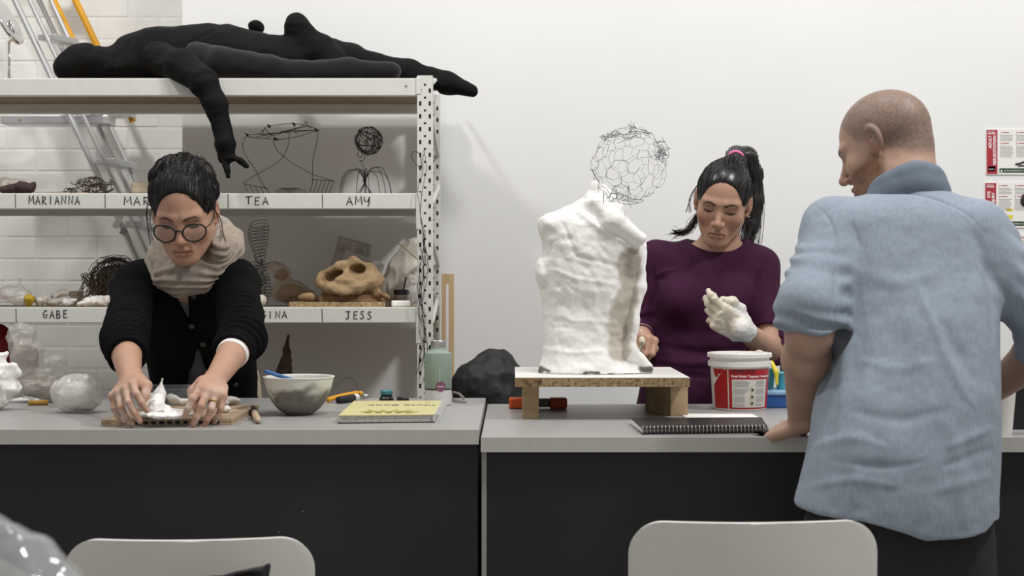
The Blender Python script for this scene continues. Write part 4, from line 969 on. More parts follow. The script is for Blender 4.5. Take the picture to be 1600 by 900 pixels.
vf[0][:, 2] = np.maximum(vf[0][:, 2], bz+.0008)
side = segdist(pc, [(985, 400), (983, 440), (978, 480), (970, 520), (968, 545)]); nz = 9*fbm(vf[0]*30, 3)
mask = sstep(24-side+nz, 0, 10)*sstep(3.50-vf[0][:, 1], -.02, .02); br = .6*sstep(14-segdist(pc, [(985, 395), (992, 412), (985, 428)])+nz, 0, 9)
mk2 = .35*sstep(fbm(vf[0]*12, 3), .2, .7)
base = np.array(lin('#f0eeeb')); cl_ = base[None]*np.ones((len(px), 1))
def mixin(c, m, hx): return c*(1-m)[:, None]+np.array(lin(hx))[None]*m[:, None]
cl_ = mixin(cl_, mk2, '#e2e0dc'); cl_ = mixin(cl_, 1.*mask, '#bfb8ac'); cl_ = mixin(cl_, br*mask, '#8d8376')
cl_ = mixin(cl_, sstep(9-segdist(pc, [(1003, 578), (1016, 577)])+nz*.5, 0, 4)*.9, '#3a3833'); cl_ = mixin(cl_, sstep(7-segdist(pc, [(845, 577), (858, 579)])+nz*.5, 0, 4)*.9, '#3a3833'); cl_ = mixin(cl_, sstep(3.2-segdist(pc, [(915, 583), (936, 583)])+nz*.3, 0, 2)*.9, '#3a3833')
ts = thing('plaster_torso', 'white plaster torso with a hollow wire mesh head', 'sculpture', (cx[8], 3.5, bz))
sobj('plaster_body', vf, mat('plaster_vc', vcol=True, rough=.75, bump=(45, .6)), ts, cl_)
# wire head: dual of a point cloud hull
hc = P(983, 258, 3.47); n = 84; i = np.arange(n)+.5; ph = np.arccos(1-2*i/n); th = math.pi*(1+5**.5)*i
pts = np.stack([np.cos(th)*np.sin(ph), np.sin(th)*np.sin(ph), np.cos(ph)], 1)+rs.randn(n, 3)*.07; pts /= np.linalg.norm(pts, axis=1)[:, None]
bm = bmesh.new(); [bm.verts.new(p) for p in pts]; bmesh.ops.convex_hull(bm, input=bm.verts[:]); bm.faces.ensure_lookup_table(); bm.faces.index_update()
cen = np.array([fa.calc_center_median()[:] for fa in bm.faces]); cen /= np.linalg.norm(cen, axis=1)[:, None]
rad = np.array((.092, .085, .094)); W = lambda p: hc+np.asarray(p)*rad*(1+.05*vnoise(np.asarray(p).reshape(1, 3)*2.2)[0])
mb = MB()
for e in bm.edges:
    if len(e.link_faces) == 2:
        a, b = [cen[fa.index] for fa in e.link_faces]
        if rs.rand() < .06: continue
        m_ = (a+b)/2+rs.randn(3)*.03; mb.tube([W(a), W(m_), W(b)], .00042 if rs.rand() < .7 else .0007, 4)
bm.free()
hd = obj('mesh_head', mb, M['gwire'], ts)
mb = MB()
for k in range(26):
    c = W(nrm((rs.uniform(-.8, .6), rs.uniform(-.7, .7), .9+rs.rand()*.2))) if k < 14 else W(nrm((rs.uniform(.55, .9), rs.uniform(-.6, .2), rs.uniform(.1, .5))))
    mb.tube(smooth_path([c+rs.randn(3)*.012*(1.2, 1, .7) for _ in range(5)], 4), .0007, 4)
for k in range(10):
    c = W(nrm((rs.uniform(-.6, .1), rs.uniform(-.6, .2), -1))); mb.tube(smooth_path([c+rs.randn(3)*.012 for _ in range(4)], 4), .0008, 4)
mb.tube([P(924, 264, 3.4), P(938, 288, 3.42)], .0012, 5); mb.tube([P(943, 298, 3.42), P(943, 316, 3.43)], .0012, 5); mb.tube([P(950, 310, 3.45), P(962, 290, 3.46)], .001, 5)
obj('loose_wires', mb, M['gwire'], ts)['kind'] = 'stuff'
# bucket
bk = np.array((P(1155.5, 640, 3.6)[0], 3.6, ZR)); pm = 3.6/F
rb, rt, hb = 41.5*pm, 46.0*pm, .148
b = thing('compound_bucket', 'white and red plastic bucket of topping compound', 'bucket', bk)
obj('shell', MB().lathe([(rb-.003, .0), (rb, .004), (rt-.001, .118), (rt, .120), (rt, hb), (rt-.003, hb), (rt-.004, .125), (rb-.004, .012), (.01, .010)], bk, 56), M['bucketw'], b, 'auto')
obj('collar_ring', MB().lathe([(rt+.001, .112), (rt+.005, .114), (rt+.005, .126), (rt+.001, .128)], bk, 56), M['bucketw'], b, 'auto'); obj('rim', MB().lathe([(rt-.004, .138), (rt+.0065, .137), (rt+.0065, hb-.002), (rt+.004, hb), (rt-.004, hb)], bk, 56), M['bucketw'], b, 'auto')
vf = rest(lump([(bk+(0, 0, .12), (.070, .070, .022)), (bk+(.03, .02, .132), (.02, .02, .012)), (bk+(.055, -.01, .140), (.012, .012, .010))], .006, 40, .004), ZR+.1); sobj('compound', vf, mat('wet_compound', '#c5bdac', .6, bump=(40, .6)), b)
rr = lambda z: rb+(rt-rb)*(z-.004)/.114
def bpatch(nm, th0, th1, z0, z1, off, m): return obj(nm, cylpatch(bk, rr(z0)+off, th0, th1, z0, z1, 24, rr(z1)+off), m, b)
lab = obj('red_label', cylpatch(bk, rr(.006)+.0006, -1.25, 1.25, .006, .108, 36, rr(.108)+.0006), M['bucketr'], b)
V = [(-1.36, .10), (-1.36, .112), (-.72, .112)]; ths = [q[0] for q in V]
V3 = []
for t, z in ((-1.3, .060), (-1.1, .075), (-.9, .092), (-.62, .109), (-.62, .111), (-.9, .111), (-1.3, .111)): V3.append((bk[0]+(rr(z)+.0012)*math.sin(t), bk[1]-(rr(z)+.0012)*math.cos(t), bk[2]+z))
obj('white_corner', (np.array(V3), [tuple(range(7))]), M['bucketw'], b)
bpatch('white_stripe', -.58, -.54, .006, .108, .0011, M['label']); wp = bpatch('white_panel', -.42, .95, .010, .082, .0012, M['label'])
def btext(s, size, th0, z, m, bold=0., off=.0018):
    v, f = text_mesh(s, size, 'LEFT', bold); t = th0+v[:, 0]/rb; r = rr(z+v[:, 1])+off; obj('lettering', (np.stack([bk[0]+r*np.sin(t), bk[1]-r*np.cos(t), bk[2]+z+v[:, 1]], 1), f), m, b)
btext('GYPROCK', .0125, -.44, .0975, mat('dark_maroon', '#5a1015', .5), .0003); btext('Final Finish Topping Compound', .0082, -.44, .0875, M['wtext'], .00018)
for col, (t0, t1) in enumerate(((-.36, .20), (.42, .88))):
    mb = MB()
    for r_ in range(20):
        z = .077-r_*.0033
        if (r_ % 6) == 5: continue
        if col == 0 and r_ > 8: tt = t1-.0-(.16 if r_ % 2 else .2)
        else: tt = t1-rs.rand()*.12
        mb.add(*cylpatch(bk, rr(z)+.0018, t0, tt, z, z+.0014, 6))
    obj('printed_lines', mb, M['gtext'], b)
for i, z in enumerate((.050, .032, .016)):
    bpatch('printed_picture', .21, .36, z, z+.011, .0018, mat('tan_print', '#b7a98c', .6)); bpatch('printed_picture', .26, .32, z+.002, z+.008, .0022, M['btext'])
# black spiral notebook
bn = thing('black_notebook', 'black spiral bound notebook on the bench', 'notebook', BR(1090, 668))
zc_ = ZR+.015
def q4(lst, z): return [np.array((*onplane(x, y, zc_)[:2], z)) for x, y in lst]
cvr = [(1003, 668.5), (1199, 666), (1190, 652), (985, 653)]
pg = [(1003, 666.5), (1194, 664), (1186, 653), (986, 654)]
for nm, l, a, e, m in (('back_cover', cvr, .0004, .002, 'bcover'), ('page_block', pg, .002, .0135, 'paper'), ('front_cover', cvr, .0135, .0152, 'bcover')): obj(nm, MB().prism(q4(l, ZR+a), (0, 0, a), (0, 0, e)), M[m], bn)
coil(bn, [np.array((*onplane(1004+194*t, 667.5-2*t, zc_)[:2], ZR+.009))+(0, -.004, 0) for t in np.linspace(0, 1, 34)], (0, 1), .008, .0088, .0013, M['steel'])
a = BR(1120, 656); tag(obj('paper_sheet', MB().box((P(1068, 0, 3.40)[0], 3.32, ZR+.0003), (P(1182, 0, 3.40)[0], 3.46, ZR+.0012), None, (0, 0, 0)), M['paper']), 'white paper sheet between bucket and black notebook', 'paper')
gcp = BR(1240, 657); tag(obj('green_cap', MB().lathe([(.010, 0), (.011, .002), (.011, .010), (.009, .0125), (.004, .013)], gcp, 20), mat('green_plastic', '#2f6e4a', .4), smooth='auto'), 'small green cap on the bench by the resting hand', 'cap')
# blue tray of tubs behind
tx = P(1192, 0, 3.66)[0]; bt = thing('blue_tray', 'blue plastic tray behind the compound bucket', 'tray', (tx+.09, 3.68, ZR))
obj('tray_shell', MB().box((tx, 3.62, ZR), (tx+.20, 3.74, ZR+.034), bev=.004), M['blue'], bt); obj('tray_rim', MB().box((tx-.004, 3.616, ZR+.034), (tx+.204, 3.744, ZR+.046), bev=.004), mat('pale_blue_plastic', '#8fb3d2', .45), bt)
for px, h_, r_, m, lb in ((1198, .055, .022, 'teal', 'dark teal tub in the blue tray'), (1226, .045, .026, 'lteal', 'aqua tub in the blue tray')):
    c = P(px, 0, 3.68); c[2] = ZR+.0465; t_ = thing('plastic_tub', lb, 'tub', c)
    obj('tub_body', MB().lathe([(r_*.8, 0), (r_, h_), (r_-.002, h_), (r_*.7, .004)], c, 24), M[m], t_, 'auto'); obj('tub_rim', MB().lathe([(r_, h_-.004), (r_+.002, h_-.002), (r_, h_)], c, 24), M[m], t_)
tag(sobj('sponge_brush', disp(Field().chain([P(1206, 566, 3.67), P(1213, 582, 3.65), P(1214, 600, 3.645)], [.005, .007, .004], .004, flat=(0, 1, 0), q=.5).mesh(.002), lambda v, n: .0004*fbm(v*60, 2)), mat('yellow_handle', '#d8c53a', .5)), 'yellow brush handle leaning on the teal tub', 'brush')
c = P(1225, 570, 3.72); c[2] = ZR+.0465; bb = thing('brown_bottle', 'small dark bottle at the back of the blue tray', 'bottle', c)
obj('bottle_body', MB().lathe([(.011, 0), (.011, .06), (.006, .070), (.006, .076)], c, 16), mat('smoke_glass', '#4a4742', .2), bb, 'auto'); obj('cap', MB().lathe([(.0075, .074), (.0075, .092)], c, 16), M['black2'], bb)
# right edge
mo = thing('black_monitor', 'black plastic case standing at the bench end', 'case', (P(1610, 0, 3.1)[0], 3.15, ZR))
obj('case_body', MB().box((P(1577, 0, 3.1)[0], 3.1, ZR+.001), (P(1577, 0, 3.1)[0]+.24, 3.22, ZR+.13), rotz(0), None, bev=.004), M['black2'], mo)
obj('case_lid', MB().box((P(1577, 0, 3.1)[0]-.002, 3.098, ZR+.131), (P(1577, 0, 3.1)[0]+.242, 3.222, ZR+.142), bev=.003), M['black2'], mo)
pc_ = P(1562, 0, 3.02); pc_[2] = ZR
tag(obj('paper_cup', MB().lathe([(.026, 0), (.034, .095), (.036, .096), (.036, .099), (.032, .099), (.024, .003)], pc_, 28), M['white'], smooth='auto'), 'white paper cup beside the black case', 'cup')
# foreground plastic on a plinth
pl = P(-40, 0, 1.25); ph_ = thing('display_plinth', 'grey plinth under the foreground plastic wrapped sculpture', 'plinth', (pl[0], 1.27, 0))
obj('plinth_body', MB().box((pl[0]-.14, 1.13, 0), (pl[0]+.14, 1.41, .74), bev=.004), M['gw'], ph_); obj('plinth_top', MB().box((pl[0]-.15, 1.12, .74), (pl[0]+.15, 1.42, .76), bev=.003), M['gw'], ph_)
inner_m = M['gslab']
inner = rest(lump([(P(-30, 960, 1.27), (.06, .05, .06)), (P(40, 990, 1.27), (.05, .05, .05))], .010, 14), .764)
bag('wrapped_sculpture', 'blurred shiny plastic wrapped form in front of the left bench', 'sculpture', [(P(-45, 890, 1.27), (.075, .07, .085)), (P(30, 905, 1.27), (.065, .07, .062)), (P(95, 935, 1.27), (.055, .06, .055)), (P(0, 1050, 1.27), (.13, .09, .09))], M['foil'], .76, .012, 12, inner)
# dark bag on the left chair
bgp = P(362, 895, 2.10)
st = thing('wooden_stool', 'low wooden stool under the dark bag', 'stool', (bgp[0], bgp[1], 0))
obj('seat', MB().lathe([(.13, .45), (.14, .46), (.14, .475), (.13, .48)], (bgp[0], bgp[1], 0), 28), M['wood'], st, 'auto')
for a in range(4): obj('leg', MB().tube([(bgp[0]+.09*math.cos(a*1.571+.78), bgp[1]+.09*math.sin(a*1.571+.78), .46), (bgp[0]+.14*math.cos(a*1.571+.78), bgp[1]+.14*math.sin(a*1.571+.78), 0)], .014, 8), M['wood'], st)
db = thing('shoulder_bag', 'dark bag with brown lining in front of the white chair', 'bag', (bgp[0], bgp[1], .48))
f = Field(); by = bgp[1]; f.box((bgp[0]-.01, by, .63), (.075, .035, .15), None, .03, .02); f.cap((bgp[0]-.075, by, .775), (bgp[0]+.04, by, .792), .010, .014, .015); f.cap((bgp[0]+.045, by, .785), (bgp[0]+.056, by, .808), .012, .006, .010)
f.ell((bgp[0]+.02, by-.028, .790), (.034, .026, .010), roty(-.15), .006, 's')
sobj('bag_body', disp(f.mesh(.0035), lambda v, n: .004*crumple(v*14, 3)), mat('bag_black', '#1c1b1d', .7, bump=(80, .3)), db)
obj('lining', MB().box((bgp[0]-.006, by-.026, .772), (bgp[0]+.046, by+.0, .784), roty(0)), mat('brown_lining', '#5d3626', .7), db)
# ---------------------------------------------------------------- people
def head(f, fr, nb, male=False, ear_dz=0., jaw=1., nose=1.):
    R = fr.R; s = fr.s; A = lambda *l: fr(*l)
    f.ell(A(0, -.015, .030), np.array((.0745, .097, .087))*s, R, .02)
    f.ell(A(0, .018, -.030), np.array((.0605*jaw, .066, .080))*s, R, .03)
    for q in (-1, 1):
        f.cap(A(q*.050*jaw, -.002, -.050), A(q*.020, .056, -.097), .017*s, .015*s, .028)
        f.ell(A(q*.043, .052, -.026), np.array((.019, .017, .018))*s, R, .028)
        f.cap(A(q*.012, .080, .022), A(q*.044, .064, .021), .0085*s, .007*s, .016)
    f.ell(A(0, .066, -.099), np.array((.020, .017, .015))*s, R, .022)
    f.ell(A(0, .066, -.066), np.array((.026, .018, .022))*s, R, .02)
    for q in (-1, 1): f.ell(A(q*.031, .0875, .001), np.array((.0165, .015, .0115))*s, R, .012, 's')
    f.cap(A(0, .079, .010), A(0, .100*nose, -.030), .0062*s, .0088*s, .012)
    f.ell(A(0, .1005*nose, -.034), np.array((.0105, .0100, .0088))*s, R, .008)
    for q in (-1, 1):
        f.ell(A(q*.0125, .0905, -.0375), np.array((.0075, .0105, .0072))*s, R, .005)
        f.ell(A(q*.0062, .0975, -.0432), np.array((.0032, .0045, .0030))*s, R, .002, 's')
        f.ell(A(q*.031, .0598, -.001), np.array((.0150, .0135, .0112))*s, R, .003)          # lowered lids
        f.chain([A(q*.018, .0715, .0062), A(q*.031, .0755, .0085), A(q*.044, .0685, .0058)], [.0012*s]*3, .002, 's')   # lid crease
        f.chain([A(q*.018, .0725, -.0085), A(q*.031, .0765, -.0100), A(q*.043, .0700, -.0085)], [.0011*s]*3, .002, 's')
        f.cap(A(q*.019, .085, -.040), A(q*.030, .075, -.056), .0006*s, .0004*s, .006, 's')    # smile fold
    for q in (-1, 1):
        f.chain([A(0, .0875, -.0615), A(q*.007, .0885, -.0608), A(q*.0245, .0755, -.0700)], [.0040*s, .0042*s, .0020*s], .005)
        f.chain([A(0, .0860, -.0730), A(q*.012, .0835, -.0740), A(q*.0225, .0755, -.0715)], [.0058*s, .0050*s, .0022*s], .006)
        f.chain([A(0, .0935, -.0665), A(q*.012, .0900, -.0678), A(q*.0255, .0800, -.0708)], [.0013*s, .0013*s, .0010*s], .0025, 's')
    for q in (-1, 1):
        ez = ear_dz; Re = R@rotz(q*.25)@rotx(-.15)
        f.ell(A(q*.0765, -.010, .000+ez), np.array((.0085, .0175, .0310))*s, Re, .004)
        f.ell(A(q*.0855, -.006, .003+ez), np.array((.0060, .0105, .0200))*s, Re, .003, 's')
        f.ell(A(q*.0770, -.008, -.002+ez), np.array((.0075, .0075, .0130))*s, Re, .004)
        f.ell(A(q*.0850, -.005, .001+ez), np.array((.0050, .0055, .0080))*s, Re, .002, 's')
        f.ell(A(q*.0740, -.002, -.029+ez), np.array((.0055, .0080, .0085))*s, Re, .005)
    nr = .055 if male else .050
    f.cap(A(0, -.030, -.050), nb, nr*s, (nr+.004)*s, .028); f.cap(A(0, -.05, -.02), nb+np.array((0, 0, 0)), nr*.9*s, nr*s, .02)
def skin_cols(fr, v, base, lip, brow, stub=None, beard=None, dust=None):
    l = fr.inv(v); n = len(v); c = np.tile(np.array(lin(base)), (n, 1)); x = np.abs(l[:, 0]); hd = (l[:, 2] > -.16) & (np.abs(l[:, 0]) < .12) & (np.abs(l[:, 1]) < .16)
    fine = fbm(v*160, 2)*.5
    c *= (1+.05*fbm(v*45, 2))[:, None]
    def mx(m, hx): 
        m = np.clip(m*hd, 0, 1); c[:] = c*(1-m)[:, None]+np.array(lin(hx))[None]*m[:, None]
    def seg(pts): return segdist(np.stack([x, l[:, 1], l[:, 2]], 1), pts)
    warm = '#9a5a48'
    mx(.28*sstep(.024-np.linalg.norm(np.stack([x-.040, l[:, 2]+.030], 1), axis=1), -.01, .016)*(l[:, 1] > .02), warm)
    mx(.30*sstep(.014-np.linalg.norm(l-(0, .100, -.034), axis=1), -.006, .008), warm)
    mx(.40*sstep(x, .070, .082)*(np.abs(l[:, 2]) < .045)*(np.abs(l[:, 1]) < .035), warm)
    mx(.30*sstep(.015-seg([(.020, .07, -.002), (.042, .07, -.002)]), -.004, .010)*(l[:, 1] > .04), '#6b4638')
    lipd = np.minimum(seg([(0, .0885, -.0615), (.007, .0885, -.0608), (.0235, .0755, -.0700)])-.0040, seg([(0, .086, -.0730), (.012, .0835, -.0740), (.0215, .0755, -.0712)])-.0056)
    mx(.60*sstep(.0022-lipd, 0, .0026)*(l[:, 2] < -.0575)*(x < .0245), lip); mx(.75*sstep(.0027-seg([(0, .0915, -.0665), (.012, .0880, -.0678), (.0245, .0775, -.0708)]), 0, .0014), '#4a2420')
    bd = seg([(.014, .086, .0185), (.028, .084, .0235), (.040, .074, .0225), (.047, .066, .0175)])
    wdt = np.interp(x, [.012, .02, .04, .048], [.0036, .0040, .0028, .0012])
    bz_ = np.interp(x, [.013, .028, .040, .048], [.0180, .0232, .0222, .0165])
    mx(.88*sstep(wdt+.0016*fine-np.abs(l[:, 2]-bz_), -.0012, .0012)*(x > .0125)*(x < .0485)*(l[:, 1] > .045), brow)
    lz = np.interp(x, [.017, .024, .031, .038, .046], [-.0030, -.0052, -.0058, -.0050, -.0022])
    mx(.92*sstep(.0018-np.abs(l[:, 2]-lz), -.0004, .0010)*(x > .0175)*(x < .0465)*(l[:, 1] > .045), '#1d1310')
    if stub is not None:
        hl = l[:, 2]+.55*np.maximum(l[:, 1], -.02)*-1
        scalp = sstep(l[:, 2]-np.interp(l[:, 1], [-.12, -.07, -.02, .01, .03, .05, .09], [-.055, -.050, -.012, .012, .018, .055, .115]), -.010, .014)
        mx(.72*scalp*(1+.35*fbm(v*260, 2)), stub)
    if beard is not None:
        b = sstep(np.interp(l[:, 1], [-.02, .0, .03, .06, .10], [-.03, -.004, -.026, -.034, -.044])-l[:, 2], -.006, .010)*sstep(l[:, 1], -.016, .004)*sstep(l[:, 2], -.135, -.115)
        mx(.78*b*(1+.2*fbm(v*220, 2)), beard)
    if dust is not None:
        px, py = PX(v); m = .45*sstep(.35+fbm(v*40, 3), -.1, .9)*dust(v); c[:] = c*(1-m)[:, None]+np.array(lin('#d6cbc2'))[None]*m[:, None]
    return c
FL = [(.040, .024, .020), (.045, .028, .021), (.041, .026, .021), (.032, .019, .018)]
def hand(f, wrist, dr, nr_, sx, curls, sc=1., splay=(8, 2, -3, -9), thumb=None, fat=1.):
    R = frame(dr, nr_); h = Fr(wrist, R, sc); tips = []
    f.cap(h(0, -.02, 0), h(0, .02, 0), .024*sc, .026*sc, .012, flat=R[:, 2], q=.72)
    f.box(h(0, .050, .0), np.array((.037, .042, .0125))*sc*fat, R, .012*sc, .012)
    f.ell(h(sx*.026, .032, -.010), np.array((.016, .028, .014))*sc, R, .012)
    kx = (.028, .0095, -.0095, -.0275); ky = (.086, .090, .087, .080)
    for i in range(4):
        a = math.radians(splay[i])*sx; p = np.array((sx*kx[i], ky[i], 0.)); ang = 0; r = (.0092, .0094, .0090, .0080)[i]*fat
        u = np.array((math.sin(a), math.cos(a), 0)); prev = h(*p); f.ell(prev+R[:, 2]*.002, r*1.12*sc, None, .006); js = [prev]
        for k in range(3):
            ang += math.radians(curls[i][k]); d = u*math.cos(ang)+np.array((0, 0, -1.))*math.sin(ang); p = p+d*FL[i][k]; q = h(*p)
            f.cap(prev, q, r*(1-.1*k)*sc, r*(.92-.1*k)*sc, .004 if k else .007); prev = q; js.append(q)
        tips.append(js)
    th = thumb or [(.026, .018, -.008), (.046, .044, -.018), (.052, .074, -.026), (.047, .098, -.030)]
    tp = [h(sx*t[0], t[1], t[2]) for t in th]; f.chain(tp, [.0145*sc*fat, .0125*sc*fat, .0105*sc*fat, .0080*sc*fat], .008)
    return h, tips, tp
def arm(f, S, E, W, r=(.045, .038, .042, .026), flat=None):
    f.cap(S, E, r[0], r[1], .02); m = E+(W-E)*.28; f.chain([E, m, W], [r[1], r[2], r[3]], .02)
def strands(surf, flow, n, steps, ds, lift, r, seed, mask=None):
    v, fq = surf; nn = vnormals(v, fq); kd = KDTree(len(v)); [kd.insert(q, i) for i, q in enumerate(v)]; kd.balance(); q = np.random.RandomState(seed); mb = MB()
    cand = np.arange(len(v)) if mask is None else np.where(mask)[0]
    for i in q.choice(cand, n):
        p = v[i]+q.randn(3)*.001; pts = []; jd = q.randn(3)*.12; lf = lift*q.rand()
        for k in range(steps):
            _, j, _ = kd.find(p); p = v[j]*.0+p; nj = nn[j]; off = (p-v[j])@nj; p = p-nj*(off-lf); pts.append(p.copy())
            d = nrm(flow(p))+jd; d = d-nj*(d@nj); p = p+nrm(d)*ds
        mb.tube(pts, [r]*(steps-2)+[r*.7, r*.3], 3, caps=False)
    return mb
def addmesh(vf, mb): v, fq = vf; return np.concatenate([v]+mb.v), [tuple(q) for q in np.asarray(fq).tolist()]+[tuple(i+len(v) for i in q) for q in mb.f]
def lashes(fr, p0):
    for q in (-1, 1):
        pts = [fr(q*x, y, z) for x, y, z in ((.0185, .0685, -.0030), (.024, .0735, -.0052), (.031, .0756, -.0060), (.038, .0735, -.0052), (.0450, .0668, -.0022))]
        obj('eyelash', MB().tube(smooth_path(pts, 4), [.0008]*3+[.0015]*11+[.0011]*3, 5), MATS['dark_hair'], p0, True)
SK = mat('skin', vcol=True, rough=.5, bump=(180, .10), spec=.4)
HAIR = mat('dark_hair', '#120d0b', .48, spec=.4); HAIR2 = mat('black_hair', '#100c0b', .32, spec=.7)
def legs(f, hips, feet, r0, r1, k=.03):
    for a, b in zip(hips, feet): m = (np.array(a)+b)/2+np.array((0, -.01, 0)); f.chain([np.array(a), m, np.array(b)], [r0, (r0+r1)/2, r1], k)
def shoe(parent, c, m, ang=0):
    f = Field(); R = rotz(ang); f.ell(c+R@(0, .05, .045), (.042, .10, .05), R, .02); f.ell(c+R@(0, -.04, .055), (.038, .05, .06), R, .02); vf = f.mesh(.008); vf[0][:, 2] = np.maximum(vf[0][:, 2], .004); sobj('shoe', vf, m, parent)
def fold(v, lst):
    px, py = PX(v); pc = np.stack([px, py], 1); r = np.zeros(len(v))
    for pts, w_, am in lst:
        d, t = segpar(pc, smooth_path(np.array(pts, float), 4)); wv = w_*(.8+.6*np.sin(math.pi*t)); r += am*np.exp(-(d/wv)**2)*np.sin(math.pi*np.clip(t, .0, 1))**.8
    return r

# ================= woman in the black cardigan
def woman_cardigan():
    p0 = thing('person', 'person in black knitted cardigan, glasses and scarf leaning over the bench', 'person', (P(305, 600, 3.98)[0], 3.98, 0))
    th, yw, rl = math.radians(28), math.radians(4), math.radians(-2)
    fr = Fr(P(288, 332, 3.47), frame((math.sin(yw)*math.cos(th), -math.cos(yw)*math.cos(th), -math.sin(th)), (math.sin(rl), 0, math.cos(rl))))
    nb = P(294, 430, 3.62)
    B = Field(); head(B, fr, nb, jaw=1.04)
    S1, E1, W1 = P(210, 452, 3.60), P(194, 530, 3.33), P(204, 595, 3.09)
    S2, E2, W2 = P(370, 447, 3.60), P(380, 527, 3.34), P(334, 597, 3.11)
    arm(B, S1, E1, W1, (.042, .036, .037, .0235)); arm(B, S2, E2, W2, (.042, .036, .037, .0235))
    h1, t1, _ = hand(B, W1, (.06, -.97, -.22), (-.50, -.20, .84), -1, [(24, 38, 20), (30, 38, 20), (36, 38, 22), (44, 38, 22)], .95, splay=(12, 4, -5, -15), thumb=[(.024, .018, -.010), (.040, .046, -.022), (.034, .074, -.036), (.022, .094, -.044)])
    h2, t2, _ = hand(B, W2, (.14, -.96, -.22), (.40, -.18, .88), 1, [(26, 40, 20), (32, 40, 22), (38, 40, 22), (46, 40, 22)], .95, splay=(12, 4, -5, -15), thumb=[(.024, .018, -.010), (.038, .046, -.024), (.030, .074, -.038), (.018, .094, -.046)])
    B.cap(nb+(0, .02, 0), P(305, 560, 3.86), .05, .06, .04); B.cap(S1+(0, .02, -.01), S2+(0, .02, -.01), .035, .035, .03)
    lo, hi = B.bounds()
    T = lambda h, a, b: B.mesh(h, np.array(a), np.array(b))
    m1 = T(.0022, (fr.o[0]-.13, fr.o[1]-.18, fr.o[2]-.20), (fr.o[0]+.13, fr.o[1]+.18, fr.o[2]+.16))
    m2 = T(.0022, (W1[0]-.11, W1[1]-.20, W1[2]-.16), (W1[0]+.10, E1[1]-.005, W1[2]+.16)); m3 = T(.0022, (W2[0]-.12, W2[1]-.2, W2[2]-.16), (W2[0]+.12, E2[1]-.005, W2[2]+.16))
    m4 = T(.008, (lo[0], E1[1]-.03, 1.0), (hi[0], hi[1], fr.o[2]-.19))
    vf = join(m1, m2, m3, m4)
    cl = skin_cols(fr, vf[0], '#b88f79', '#86473f', '#2a1d18', dust=lambda v: sstep(W1[2]+.005-v[:, 2], -.01, .05))
    sobj('body', vf, SK, p0, cl)
    # hair
    A = fr
    Hf = Field(); Hf.ell(A(0, -.018, .033), (.0800, .102, .0915), fr.R, .02)
    Hf.ell(A(0, .112, -.004), (.073, .084, .098), fr.R, .018, 's'); Hf.ell(A(0, .0, -.095), (.12, .075, .085), fr.R, .02, 's')
    for q in (-1, 1): Hf.ell(A(q*.085, .018, -.02), (.022, .034, .040), fr.R, .01, 's')
    for c_, r_ in (((-.034, -.030, .100), .032), ((.020, -.036, .103), .034), ((.050, -.04, .082), .032), ((-.055, -.035, .080), .030), ((0, -.065, .088), .042), ((.036, -.055, .090), .034), ((-.036, -.055, .088), .034), ((-.008, -.012, .106), .022), ((.062, -.03, .045), .026), ((-.064, -.03, .045), .026)): Hf.ell(A(*c_), r_, None, .012)
    hv = disp(Hf.mesh(.003), lambda v, n: (.0035*fbm(v*28, 3)+.002*np.sin(fr.inv(v)[:, 0]*420+9*vnoise(v*18)))*sstep(.035-fr.inv(v)[:, 1], 0, .03))
    bun = A(0, -.075, .108)
    mb = strands(hv, lambda p: bun-p, 1500, 9, .010, .0025, .0006, 3)
    q = np.random.RandomState(8)
    for i in range(46):
        st_ = A(q.uniform(-.035, .035), q.uniform(-.07, -.01), .108); d = nrm((q.uniform(-1, 1), q.uniform(-.6, .2), q.uniform(.1, 1)))*.02; mb.tube(smooth_path([st_, st_+d*.8+q.randn(3)*.004, st_+d*1.0+q.randn(3)*.005, st_+d*1.1+q.randn(3)*.007], 4), .0005, 3, caps=False)
    for sx in (-1, 1):
        for i in range(7):
            st_ = A(sx*.072, .035+q.rand()*.02, .06); mb.tube(smooth_path([st_, A(sx*(.080+q.rand()*.008), .03, .02), A(sx*(.082+q.rand()*.014), .02, -.02), A(sx*(.080+q.rand()*.018), .02, -.06-q.rand()*.03)], 4), .0005, 3, caps=False)
    v_, f_ = addmesh(hv, mb); obj('hair', (v_, f_), HAIR, p0, True)
    lashes(fr, p0)
    # glasses
    gl = MB(); gz = -.013; eo = [A(sx*(.0345+.0235*math.cos(t)), .094-.010*abs(math.cos(t))*(1 if math.cos(t)*1 > 0 else -.1), gz+.0195*math.sin(t)+(.0015 if math.sin(t) > 0 else 0)) for sx in (1,) for t in np.linspace(0, 6.283, 25)[:-1]]
    frm = []
    for sx in (-1, 1):
        ring = [A(sx*(.0365+.0275*math.cos(t)), .096-.014*max(0, math.cos(t)), gz+.0225*math.sin(t)+.0015*(math.sin(t) > .3)) for t in np.linspace(0, 6.283, 29)[:-1]]
        g_ = obj('glasses_rim', MB().tube(ring, .0022, 6, closed=True), M['black2'], p0, True)
        lens = MB().add([A(sx*.0345, .0935, gz)]+ring, [(0, i, i % 28+1) for i in range(1, 29)]); obj('lens', lens, mat('lens_glass', '#ffffff', .03, alpha=.07, spec=.6), g_)
        obj('glasses_temple', MB().tube(smooth_path([A(sx*.063, .082, gz+.008), A(sx*.076, .060, gz+.012), A(sx*.080, .0, .014), A(sx*.079, -.02, .004)], 4), .0016, 6), M['black2'], p0, True)
    obj('glasses_bridge', MB().tube(smooth_path([A(-.010, .096, gz+.006), A(0, .100, gz+.009), A(.010, .096, gz+.006)], 4), .0021, 6), M['black2'], p0, True)
